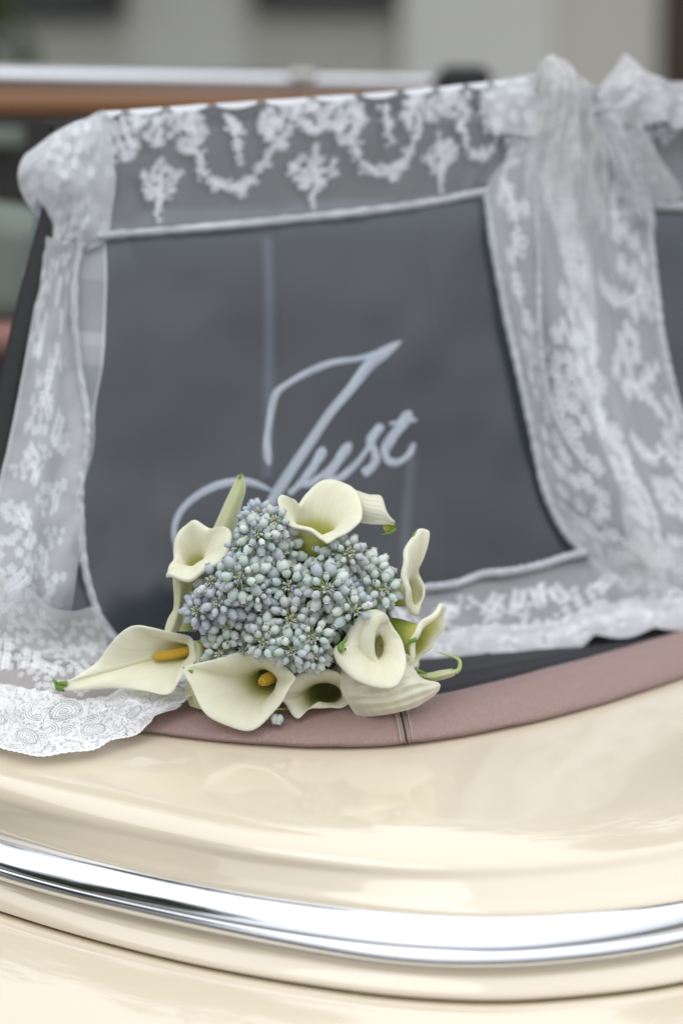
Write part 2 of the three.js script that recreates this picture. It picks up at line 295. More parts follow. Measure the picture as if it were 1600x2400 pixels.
  const letters = [
    stroke([[1370, 100], [1270, 165], [1180, 240], [1080, 370], [960, 510], [860, 660], [750, 820], [660, 960], [600, 1060], [500, 1180], [380, 1300], [250, 1370], [130, 1360], [80, 1280], [68, 1170], [110, 1070], [200, 985], [320, 925], [450, 905], [540, 920], [640, 965]], 0.0080, 0.0050, 0.12),
    stroke([[1330, 125], [1230, 170], [1120, 200], [960, 225], [820, 285], [700, 355], [645, 410], [620, 520], [602, 640], [600, 740], [612, 815]], 0.0040, 0.0058),
    stroke([[720, 980], [790, 920], [860, 830], [930, 710]], 0.0040, 0.0070), stroke([[930, 710], [870, 810], [810, 900], [840, 920], [930, 860], [1010, 770], [1080, 680]], 0.0066, 0.0036),
    stroke([[1080, 680], [1010, 780], [950, 880], [960, 905], [1040, 870], [1130, 780], [1200, 680], [1265, 580]], 0.0076, 0.0032),
    stroke([[1265, 580], [1220, 620], [1190, 670], [1215, 730], [1220, 790], [1180, 840], [1140, 850]], 0.0060, 0.0066),
    stroke([[1425, 500], [1370, 580], [1310, 660], [1275, 730], [1300, 790], [1360, 790], [1420, 740], [1445, 680]], 0.0088, 0.0036),
    stroke([[1300, 575], [1390, 560], [1460, 550]], 0.0028, 0.0028),
  ];
  CA('lettering', mergeGeometries(letters), M.ink, win);
  // ---- cabin seen through and beside the window
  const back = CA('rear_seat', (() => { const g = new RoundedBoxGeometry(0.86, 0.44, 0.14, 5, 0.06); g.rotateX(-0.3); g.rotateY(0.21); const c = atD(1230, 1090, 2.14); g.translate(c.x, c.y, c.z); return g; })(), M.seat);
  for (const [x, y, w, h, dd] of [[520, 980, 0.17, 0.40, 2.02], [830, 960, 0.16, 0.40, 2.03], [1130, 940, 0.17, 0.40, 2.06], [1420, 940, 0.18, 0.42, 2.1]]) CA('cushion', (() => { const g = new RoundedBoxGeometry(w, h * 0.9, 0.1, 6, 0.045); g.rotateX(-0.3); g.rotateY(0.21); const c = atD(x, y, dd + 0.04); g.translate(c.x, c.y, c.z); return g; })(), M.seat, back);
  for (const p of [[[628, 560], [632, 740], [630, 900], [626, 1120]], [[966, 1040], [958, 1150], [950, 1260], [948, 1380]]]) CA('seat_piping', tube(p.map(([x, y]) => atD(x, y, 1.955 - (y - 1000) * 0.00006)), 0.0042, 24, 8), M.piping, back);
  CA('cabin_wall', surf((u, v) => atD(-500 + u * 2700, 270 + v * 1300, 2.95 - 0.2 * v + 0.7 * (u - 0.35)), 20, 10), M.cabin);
  CA('door_panel', (() => { const g = new RoundedBoxGeometry(0.14, 0.125, 0.08, 5, 0.035); const c = atD(-70, 610, 2.5); g.rotateZ(-0.15); g.translate(c.x + 0.01, c.y, c.z); return g; })(), std({ color: rgb(0.20, 0.235, 0.20), roughness: 0.6 }));
  CA('door_trim', (() => { const g = new RoundedBoxGeometry(0.14, 0.03, 0.06, 3, 0.012); const c = atD(-90, 795, 2.45); g.translate(c.x, c.y, c.z); return g; })(), std({ color: rgb(0.30, 0.15, 0.12), roughness: 0.6 }));
  CA('quarter_light', (() => { const g = new RoundedBoxGeometry(0.05, 0.022, 0.01, 3, 0.004); const c = atD(5, 322, 2.8); g.translate(c.x, c.y, c.z); return g; })(), std({ color: rgb(0.18, 0.21, 0.18), roughness: 0.4 }));
  // windscreen header rail: chrome tube above varnished wood
  const hd = [[-500, 166, 2.25], [0, 180, 2.42], [420, 186, 2.56], [760, 191, 2.68], [1062, 194, 2.8]];
  const rail = CA('windscreen_rail', tube(hd.map((p) => atD(...p)), (v) => 0.0146 - 0.0062 * v, 40, 28), M.chrome);
  CA('wooden_capping', tube(hd.map((p) => atD(p[0], p[1], p[2] - 0.005).add(V(0, -0.0265 + 0.0010 * hd.indexOf(p), 0))), (v, a) => (0.0135 - 0.004 * v) / Math.max(Math.abs(Math.cos(a)), Math.abs(Math.sin(a))) ** 0.75, 40, 20), M.wood, rail);
  const cm = atD(708, 178, 2.64); CA('rail_catch', new THREE.SphereGeometry(0.008, 20, 12).scale(2.2, 0.8, 0.8).translate(cm.x, cm.y, cm.z), std({ color: rgb(0.6, 0.58, 0.55), roughness: 0.5 }), rail);
  const mm = atD(1088, 194, 2.78); CA('rear_view_mirror', new RoundedBoxGeometry(0.062, 0.038, 0.03, 6, 0.0145).translate(mm.x, mm.y, mm.z), M.black, rail);
}
// ---------- bouquet ----------
const petalPts = [], D0 = 1.62, bq = (x, y, q = 0) => atD(x, y, D0 - q / 100);       // q: centimetres in front of the bouquet's middle plane
const bouquet = thing('bouquet', 'bridal bouquet of cream calla lilies around pale blue grape hyacinths resting on the leather edging', 'bouquet', bq(720, 1650, 0));
const BA = (name, geo, mat, parent = bouquet) => { const m = add(name, geo, mat, parent); rel(m.geometry, bouquet); return m; };
const mixc = (a, b, t) => [a[0] + (b[0] - a[0]) * t, a[1] + (b[1] - a[1]) * t, a[2] + (b[2] - a[2]) * t];
const sstep = (a, b, x) => { const t = Math.max(0, Math.min(1, (x - a) / (b - a))); return t * t * (3 - 2 * t); };
const CREAM = [0.85, 0.83, 0.62], RIM = [0.88, 0.865, 0.70], YG = [0.66, 0.65, 0.19], GREEN = [0.24, 0.32, 0.03], TIPG = [0.13, 0.26, 0.025];
const petalM = phys({ color: rgb(1, 1, 1), vertexColors: true, roughness: 0.55, transmission: 0.18, thickness: 0, specularIntensity: 0.6, ior: 1.4, sheen: 0.3, sheenColor: rgb(1, 1, 0.9), sheenRoughness: 0.5 });
Object.assign(petalM, { roughness: 0.58, map: veinMap, bumpMap: veinBump, bumpScale: 0.0005 });
const spadixBump = noiseTex(128, (u, v) => 0.5 + 0.5 * Math.sin(u * 6.283 * 14 + (Math.floor(v * 40) % 2) * Math.PI) * Math.sin(v * 6.283 * 12));
const spadixM = std({ color: rgb(0.74, 0.46, 0.045), roughness: 0.85, bumpMap: spadixBump, bumpScale: 0.0011 });
const tipM = std({ color: rgb(...TIPG), roughness: 0.5 });
const funnels = [];
// a funnel-shaped spathe: base -> throat ring -> flared rim
function calla({ rim, throat, tr = 14, base, br = 10, curl = 1, roll = 0.0028, yg = 1, tube: reach = 0.9, spadix, sr = 0.0036, tips = [], greenTo = 0.3, flare = 1, deep }) {
  const R = rim.map((p) => bq(...p)), T = bq(...throat), B = bq(...base), ax = T.clone().sub(B).normalize(), PXM = T.distanceTo(EYE) * TAN / 1200;
  const [trx, tryy] = Array.isArray(tr) ? tr : [tr, tr], rB = br * PXM, len = R.reduce((s, p) => s + p.distanceTo(T), 0) / R.length;
  const rTd = (d) => PXM / Math.sqrt((d.x / trx) ** 2 + (d.dot(U) / tryy) ** 2 + d.dot(F) ** 2 * 2 / (trx * trx + tryy * tryy));
  const reachAt = typeof reach === 'function' ? reach : () => reach;
  const rollAt = typeof roll === 'function' ? roll : () => roll;
  const N = 112, NV = 56, G0 = deep ?? GREEN; funnels.push([B, T, Math.max(...[].concat(tr)) * PXM]); { const c = R.reduce((s, p) => s.add(p), V(0, 0, 0)).multiplyScalar(1 / R.length); funnels.push([T, T.clone().lerp(c, 0.7), Math.max(...[].concat(tr)) * PXM * 1.25]); }
  const rimAt = [], dirAt = [];
  for (let i = 0; i < N; i++) { const r = crV(R, i / N, true), d = r.clone().sub(T); d.addScaledVector(ax, -d.dot(ax)); rimAt.push(r); dirAt.push(d.length() < 1e-5 ? V(1, 0, 0) : d.normalize()); }
  const fn = (u, v) => {
    const i = Math.round(u * N) % N, r = rimAt[i], d = dirAt[i], rT = rTd(d), roll = rollAt(u), reach = reachAt(u);
    const t0 = T.clone().addScaledVector(d, rT), b0 = B.clone().addScaledVector(d, rB * sstep(-0.01, 0.03, v));
    const vt = 0.22, vr = 0.93;
    if (v <= vt) { const t = v / vt; return b0.lerp(t0, t).addScaledVector(d, rT * 0.12 * Math.sin(Math.PI * t)); }
    const wob = 0.0007 * Math.sin(u * 6.283 * 3 + throat[0]) + 0.0005 * Math.sin(u * 6.283 * 7 + 2 * throat[1]);
    const out = r.clone().sub(T), up = out.dot(ax), on = out.clone().normalize();
    const L = t0.distanceTo(r), m0 = ax.clone().multiplyScalar((0.4 * L + 0.6 * len) * 1.15 * reach), m1 = d.clone().multiplyScalar(L * 0.9 * flare).addScaledVector(ax, -L * 0.35 * curl).lerp(on.multiplyScalar(L), 0.35);
    if (v <= vr) {
      const t = (v - vt) / (vr - vt), t2 = t * t, t3 = t2 * t;
      return t0.clone().multiplyScalar(2 * t3 - 3 * t2 + 1).addScaledVector(m0, t3 - 2 * t2 + t).addScaledVector(r, -2 * t3 + 3 * t2).addScaledVector(m1, t3 - t2).addScaledVector(ax, wob * t2 * 2);
    }
    const t = (v - vr) / (1 - vr), e = m1.clone().normalize(), a = t * 2.4;     // the lip rolls back
    const side = ax.clone().multiplyScalar(-1).addScaledVector(e, ax.dot(e)).normalize();
    return r.clone().addScaledVector(ax, wob * 2).addScaledVector(e, Math.sin(a) * roll).addScaledVector(side, (1 - Math.cos(a)) * roll);
  };
  const col = (u, v) => {
    const k = 0.985 + 0.015 * Math.sin(u * 6.283 * 23 + 2 * Math.sin(u * 50)) * (1 - sstep(0.5, 0.9, v));
    let c = mixc(G0, YG, sstep(0.02, greenTo, v)); c = mixc(c, CREAM, sstep(greenTo - 0.03, greenTo + 0.32 * yg, v)); c = mixc(c, RIM, sstep(0.75, 1, v));
    return c.map((x) => x * k);
  };
  const g = surf(fn, N, NV, { closedU: true, col }); for (let k = 0; k < g.attributes.position.count; k += 5) petalPts.push(V(0, 0, 0).fromBufferAttribute(g.attributes.position, k)); g.translate(-T.x, -T.y, -T.z);
  const m = add('calla_lily', g, petalM, bouquet); m.position.copy(T).sub(bouquet.position);
  const sub = (name, geo, mat) => { const s = add(name, geo, mat, m); s.geometry.translate(-T.x, -T.y, -T.z); return s; };
  if (spadix) { const p = spadix.map((q) => bq(...q)); sub('spadix', tube(p, (v) => sr * (0.5 + 0.65 * Math.sqrt(Math.min(1, (1 - v) * 5))) * (v > 0.995 ? 0.05 : 1), 40, 14), spadixM); }
  for (const [pts, w] of tips) sub('green_tip', tube(pts.map((q) => bq(...q)), (v) => w * PXM * Math.max(0.04, (1 - v) ** 0.8), 24, 8).scale(1, 1, 1), tipM);
  return m;
}
// a single rolled or folded spathe seen from its side: rows of points across it, from one end to the other
function spathe(rows, { c0 = CREAM, c1 = CREAM, edge = RIM, tips = [], pleat = 0, lift = 0 } = {}) {
  const f = gridFn(rows.map((r) => r.map((p) => bq(...p)))), c = bq(...rows[Math.floor(rows.length / 2)][1]);
  const fn = (u, v) => { const p = f(u, v); if (pleat) p.addScaledVector(F, -pleat * Math.sin(v * 34 + u * 5) * Math.sin(Math.PI * u) * Math.sin(Math.PI * v)); return p; };
  // both faces, 1.2 mm apart, closed round the edge
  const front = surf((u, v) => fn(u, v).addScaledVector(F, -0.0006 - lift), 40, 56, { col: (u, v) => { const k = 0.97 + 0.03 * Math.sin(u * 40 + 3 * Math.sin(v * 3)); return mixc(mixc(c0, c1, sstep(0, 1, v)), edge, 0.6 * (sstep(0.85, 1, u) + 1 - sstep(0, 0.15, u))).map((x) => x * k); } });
  for (let k = 0; k < front.attributes.position.count; k += 4) petalPts.push(V(0, 0, 0).fromBufferAttribute(front.attributes.position, k));
  front.translate(-c.x, -c.y, -c.z);
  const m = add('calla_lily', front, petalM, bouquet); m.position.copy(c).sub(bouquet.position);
  for (const [pts, w, mat] of tips) { const s = add('green_tip', tube(pts.map((q) => bq(...q)), (v) => w * 0.00028 * Math.max(0.04, (1 - v) ** 0.8), 24, 8), mat ?? tipM, m); s.geometry.translate(-c.x, -c.y, -c.z); }
  return m;
}
// A: open spathe lying to the left, tip far left
calla({ rim: [[445, 1500, 0.6], [410, 1487, 1.3], [352, 1473, 1.6], [302, 1474, 1.4], [262, 1508, 1.1], [222, 1555, 0.9], [175, 1590, 0.9], [136, 1612, 0.9], [180, 1617, 1.2], [260, 1612, 1.6], [340, 1616, 2.0], [392, 1624, 2.2], [418, 1596, 2.2], [440, 1562, 1.4], [450, 1534, 0.8]],
  throat: [452, 1522, -0.6], tr: 18, base: [500, 1512, -1.6], br: 12, roll: 0.0009, reach: 0.75, curl: 0.2, flare: 0.5, greenTo: 0.26,
  sr: 0.0029, spadix: [[480, 1516, -0.8], [420, 1530, 0.1], [358, 1541, 0.5]], tips: [[[[150, 1612, 1.0], [137, 1612, 0.9], [132, 1604, 0.9], [124, 1589, 0.9]], 10], [[[158, 1603, 1.1], [146, 1601, 1.1], [136, 1600, 1.0], [126, 1592, 0.9]], 7]] });
// N: pale spathe behind B
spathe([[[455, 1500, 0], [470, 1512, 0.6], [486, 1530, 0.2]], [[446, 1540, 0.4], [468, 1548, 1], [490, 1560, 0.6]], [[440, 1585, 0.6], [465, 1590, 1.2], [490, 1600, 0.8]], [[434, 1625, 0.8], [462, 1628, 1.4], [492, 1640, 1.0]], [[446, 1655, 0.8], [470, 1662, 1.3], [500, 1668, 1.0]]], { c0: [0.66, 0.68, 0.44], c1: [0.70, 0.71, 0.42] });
// B: large front lily facing the viewer
calla({ rim: [[436, 1568, 2.6], [470, 1557, 2.9], [510, 1548, 3.0], [552, 1536, 2.8], [592, 1531, 2.6], [622, 1540, 2.7], [648, 1554, 3.2], [672, 1570, 3.9], [686, 1592, 4.2], [672, 1614, 4.3], [656, 1645, 4.2], [630, 1674, 4.1], [605, 1699, 4.0], [575, 1709, 4.0], [535, 1701, 3.9], [490, 1678, 3.7], [466, 1648, 3.4], [450, 1605, 2.9]],
  throat: [630, 1591, 0.0], tr: [31, 27], base: [668, 1560, -3], br: 16, roll: 0.0011, reach: 0.62, curl: 0.5, flare: 0.85, yg: 0.85, greenTo: 0.27,
  spadix: [[658, 1578, -1], [638, 1586, 0.8], [611, 1599, 2.0]], tips: [[[[452, 1575, 2.7], [440, 1571, 2.65], [433, 1567, 2.6], [427, 1561, 2.6]], 5]] });
// C: lily facing forward under the hyacinths
calla({ rim: [[648, 1628, 3.2], [668, 1612, 3.3], [690, 1592, 3.2], [719, 1577, 2.9], [753, 1573, 2.7], [787, 1579, 2.4], [812, 1602, 1.8], [818, 1640, 1.6], [795, 1658, 2.0], [765, 1656, 2.5], [737, 1655, 2.9], [716, 1668, 3.1], [703, 1681, 3.2], [687, 1674, 3.2], [674, 1652, 3.1], [664, 1640, 3.2]],
  throat: [762, 1624, -0.3], tr: [40, 26], base: [775, 1610, -3], deep: [0.30, 0.29, 0.10], br: 14, roll: 0.0014, reach: 0.7, curl: 0.7, greenTo: 0.34, yg: 0.9, tips: [[[[672, 1622, 3.4], [662, 1625, 3.4], [652, 1629, 3.4], [640, 1629, 3.4]], 5]] });
// E: pleated spathe under D
spathe([[[800, 1562, 2.0], [835, 1560, 3.0], [880, 1560, 3.3], [925, 1548, 2.6], [952, 1534, 1.4]], [[797, 1588, 2.3], [840, 1590, 3.5], [892, 1590, 3.9], [945, 1575, 3.2], [985, 1586, 1.8]], [[800, 1620, 2.4], [845, 1622, 3.8], [905, 1620, 4.3], [968, 1603, 3.4], [1027, 1600, 1.9]], [[816, 1650, 2.4], [858, 1650, 3.6], [915, 1648, 4.0], [975, 1634, 3.1], [1029, 1616, 1.9]], [[836, 1681, 2.2], [880, 1678, 2.9], [925, 1671, 3.0], [975, 1657, 2.4], [1018, 1630, 1.7]]], { pleat: 0.0016, c0: [0.86, 0.845, 0.68], c1: [0.84, 0.83, 0.65] });
// D: spiralled lily at right front, its left lip rolled in
const lilyD = calla({ rim: [[800, 1522, 4.6], [803, 1552, 5.1], [826, 1582, 5.5], [857, 1600, 5.7], [893, 1609, 5.6], [926, 1604, 5.2], [943, 1575, 4.6], [947, 1546, 3.9], [940, 1515, 3.1], [931, 1492, 2.6], [920, 1474, 2.3], [906, 1452, 2.2], [888, 1438, 2.9], [862, 1445, 4.2], [844, 1458, 4.2], [832, 1478, 4.1], [822, 1505, 4.2]],
  throat: [888, 1515, 1.9], tr: [11, 26], base: [892, 1514, 1.2], deep: [0.72, 0.70, 0.38], br: 10, roll: (u) => 0.0012 + 0.0042 * Math.exp(-(((u + 0.12) % 1 - 0.1) ** 2) / 0.012) + 0.003 * Math.exp(-((u - 0.8) ** 2) / 0.01), reach: (u) => 0.8 + 1.9 * Math.exp(-(((u + 0.5) % 1 - 0.38) ** 2) / 0.012) + 0.9 * Math.exp(-((u - 0.62) ** 2) / 0.004), curl: 0.9, greenTo: 0.12, yg: 0.5, tips: [[[[806, 1526, 5.0], [797, 1519, 4.9], [800, 1509, 4.8], [811, 1500, 4.7], [814, 1485, 4.7]], 9]] });
{ const g = tube([[908, 1456, 2.0], [890, 1447, 2.8], [870, 1456, 3.5], [858, 1482, 3.7], [857, 1512, 3.6], [866, 1540, 3.4], [886, 1558, 3.2]].map((p) => bq(...p)), (v, a) => (0.0012 + 0.0050 * Math.sin(Math.PI * Math.min(1, v * 0.98 + 0.01)) ** 0.7) , 50, 24), n = g.attributes.position.count, c = new Float32Array(n * 3);
  for (let i = 0; i < n; i++) c.set(mixc(CREAM, RIM, 0.6), i * 3); g.setAttribute('color', new THREE.BufferAttribute(c, 3));
  const m = BA('rolled_lip', g, petalM, lilyD); m.position.copy(lilyD.position).negate(); }
// F: green-throated funnel on the right with a rolled white lip
calla({ rim: [[962, 1558, 1.8], [972, 1520, 2.4], [985, 1485, 2.6], [1008, 1452, 2.2], [1036, 1424, 1.2], [1046, 1432, 0.4], [1040, 1465, 0], [1018, 1500, 0.2], [998, 1530, 0.6], [978, 1560, 1.2]],
  throat: [950, 1492, 0.2], tr: [30, 38], base: [885, 1462, -1], br: 16, roll: 0.002, reach: 0.5, curl: 1.2, flare: 1.0, greenTo: 0.55, yg: 0.8, tips: [[[[975, 1500, 2.7], [962, 1503, 2.6], [955, 1514, 2.5], [952, 1526, 2.5]], 6]] });
// G: small curled spathe with a thin tendril
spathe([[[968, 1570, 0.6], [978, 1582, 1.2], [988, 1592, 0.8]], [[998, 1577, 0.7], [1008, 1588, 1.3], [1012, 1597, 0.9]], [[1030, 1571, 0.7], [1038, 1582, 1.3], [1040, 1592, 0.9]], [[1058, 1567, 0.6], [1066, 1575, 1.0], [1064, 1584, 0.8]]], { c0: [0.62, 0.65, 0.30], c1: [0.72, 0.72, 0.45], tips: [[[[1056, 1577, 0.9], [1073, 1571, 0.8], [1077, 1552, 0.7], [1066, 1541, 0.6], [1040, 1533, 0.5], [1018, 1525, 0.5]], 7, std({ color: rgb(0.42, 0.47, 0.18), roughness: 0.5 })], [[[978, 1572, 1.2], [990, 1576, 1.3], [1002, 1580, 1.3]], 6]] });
spathe([[[968, 1552, 0.2], [978, 1556, 0.5], [984, 1550, 0.3]], [[965, 1570, 0.2], [974, 1575, 0.5], [980, 1570, 0.3]], [[972, 1582, 0.2], [976, 1580, 0.4], [979, 1576, 0.3]]], { c0: [0.76, 0.75, 0.55] });
// H: tall narrow lily at right, seen from its side
calla({ rim: [[985, 1247, 0.4], [966, 1285, 1.4], [952, 1325, 1.9], [952, 1365, 2.1], [966, 1405, 1.9], [980, 1437, 0.9], [988, 1405, 0.1], [986, 1360, -0.6], [984, 1315, -0.5], [992, 1270, -0.2], [1000, 1248, 0]],
  throat: [952, 1392, -0.4], tr: 30, base: [905, 1402, -1.2], br: 14, roll: 0.002, reach: 0.45, curl: 0.9, flare: 0.8, deep: [0.74, 0.72, 0.42], greenTo: 0.16, yg: 0.6, tips: [[[[968, 1262, 0.7], [970, 1252, 0.6], [973, 1247, 0.5], [976, 1239, 0.5]], 5]] });
// I: big lily at the top
calla({ rim: [[663, 1161, 2.2], [655, 1184, 2.6], [674, 1219, 3.0], [706, 1232, 3.4], [734, 1240, 3.7], [754, 1256, 3.8], [768, 1274, 3.7], [793, 1255, 3.2], [822, 1237, 2.7], [840, 1218, 2.2], [846, 1188, 1.4], [836, 1160, 0.2], [813, 1138, -0.5], [783, 1128, -0.8], [745, 1135, -0.7], [716, 1154, 0], [700, 1180, 1.0], [686, 1168, 1.9]],
  throat: [736, 1250, 0.9], tr: 44, base: [728, 1345, -0.2], br: 18, roll: 0.0011, reach: 1.5, curl: 0.6, flare: 0.75, greenTo: 0.24, yg: 0.6 });
// J: spathe drooping behind I with a rolled tip
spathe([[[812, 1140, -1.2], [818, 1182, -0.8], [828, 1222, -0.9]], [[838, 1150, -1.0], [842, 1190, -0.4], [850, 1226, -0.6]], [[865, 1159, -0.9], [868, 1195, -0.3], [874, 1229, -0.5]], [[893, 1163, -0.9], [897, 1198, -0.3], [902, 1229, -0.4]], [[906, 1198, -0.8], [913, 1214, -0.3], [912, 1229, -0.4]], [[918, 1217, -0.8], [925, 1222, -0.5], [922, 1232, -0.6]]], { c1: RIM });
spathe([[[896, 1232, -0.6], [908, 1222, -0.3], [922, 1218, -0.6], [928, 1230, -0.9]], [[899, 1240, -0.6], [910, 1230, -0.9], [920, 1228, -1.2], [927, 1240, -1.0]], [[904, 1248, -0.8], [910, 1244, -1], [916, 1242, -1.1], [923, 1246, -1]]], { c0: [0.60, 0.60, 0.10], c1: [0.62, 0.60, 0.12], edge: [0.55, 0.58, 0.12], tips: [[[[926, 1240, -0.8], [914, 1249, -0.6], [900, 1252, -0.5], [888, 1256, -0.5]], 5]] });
// K: lily at upper left
calla({ rim: [[449, 1222, 0.2], [471, 1228, 0.6], [496, 1239, 1.0], [530, 1240, 1.4], [538, 1264, 1.9], [523, 1294, 2.4], [486, 1322, 2.9], [446, 1352, 3.1], [408, 1349, 2.8], [391, 1343, 2.0], [396, 1326, 1.2], [408, 1306, 0.7], [413, 1282, 0.3], [427, 1242, 0]],
  throat: [462, 1326, -0.2], tr: 20, base: [492, 1385, -1.4], br: 9, roll: 0.0018, reach: (u) => 0.9 + 0.9 * Math.exp(-((u - 0.42) ** 2) / 0.02), curl: 0.8, flare: 0.8, greenTo: 0.24, yg: 0.6 });
// L: tall narrow spathe standing behind
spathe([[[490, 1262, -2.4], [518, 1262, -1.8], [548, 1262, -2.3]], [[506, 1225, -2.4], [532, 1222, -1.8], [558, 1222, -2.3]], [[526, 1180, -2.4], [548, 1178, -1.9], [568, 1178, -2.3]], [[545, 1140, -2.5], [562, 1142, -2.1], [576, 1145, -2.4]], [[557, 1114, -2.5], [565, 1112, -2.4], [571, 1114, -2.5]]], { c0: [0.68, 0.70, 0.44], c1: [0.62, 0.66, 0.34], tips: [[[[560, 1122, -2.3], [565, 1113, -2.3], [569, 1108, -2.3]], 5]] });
// M: narrow twisted spathe at left
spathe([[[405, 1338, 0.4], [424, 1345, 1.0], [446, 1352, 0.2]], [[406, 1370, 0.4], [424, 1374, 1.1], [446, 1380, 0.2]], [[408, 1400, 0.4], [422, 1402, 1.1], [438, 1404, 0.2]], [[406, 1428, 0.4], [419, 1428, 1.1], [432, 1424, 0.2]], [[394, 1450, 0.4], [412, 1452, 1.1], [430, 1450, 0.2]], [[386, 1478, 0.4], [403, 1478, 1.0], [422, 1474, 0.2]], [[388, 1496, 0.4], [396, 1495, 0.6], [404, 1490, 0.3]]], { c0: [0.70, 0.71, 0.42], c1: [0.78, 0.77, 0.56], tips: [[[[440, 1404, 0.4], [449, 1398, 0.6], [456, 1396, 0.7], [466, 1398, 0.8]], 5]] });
spathe([[[440, 1330, -1], [452, 1345, -0.5], [470, 1350, -1]], [[436, 1380, -1], [450, 1385, -0.6], [468, 1390, -1]], [[424, 1440, -1], [442, 1440, -0.7], [462, 1440, -1]], [[420, 1480, -1], [438, 1480, -0.7], [460, 1480, -1]]], { c0: [0.45, 0.50, 0.10], c1: [0.60, 0.62, 0.25] });

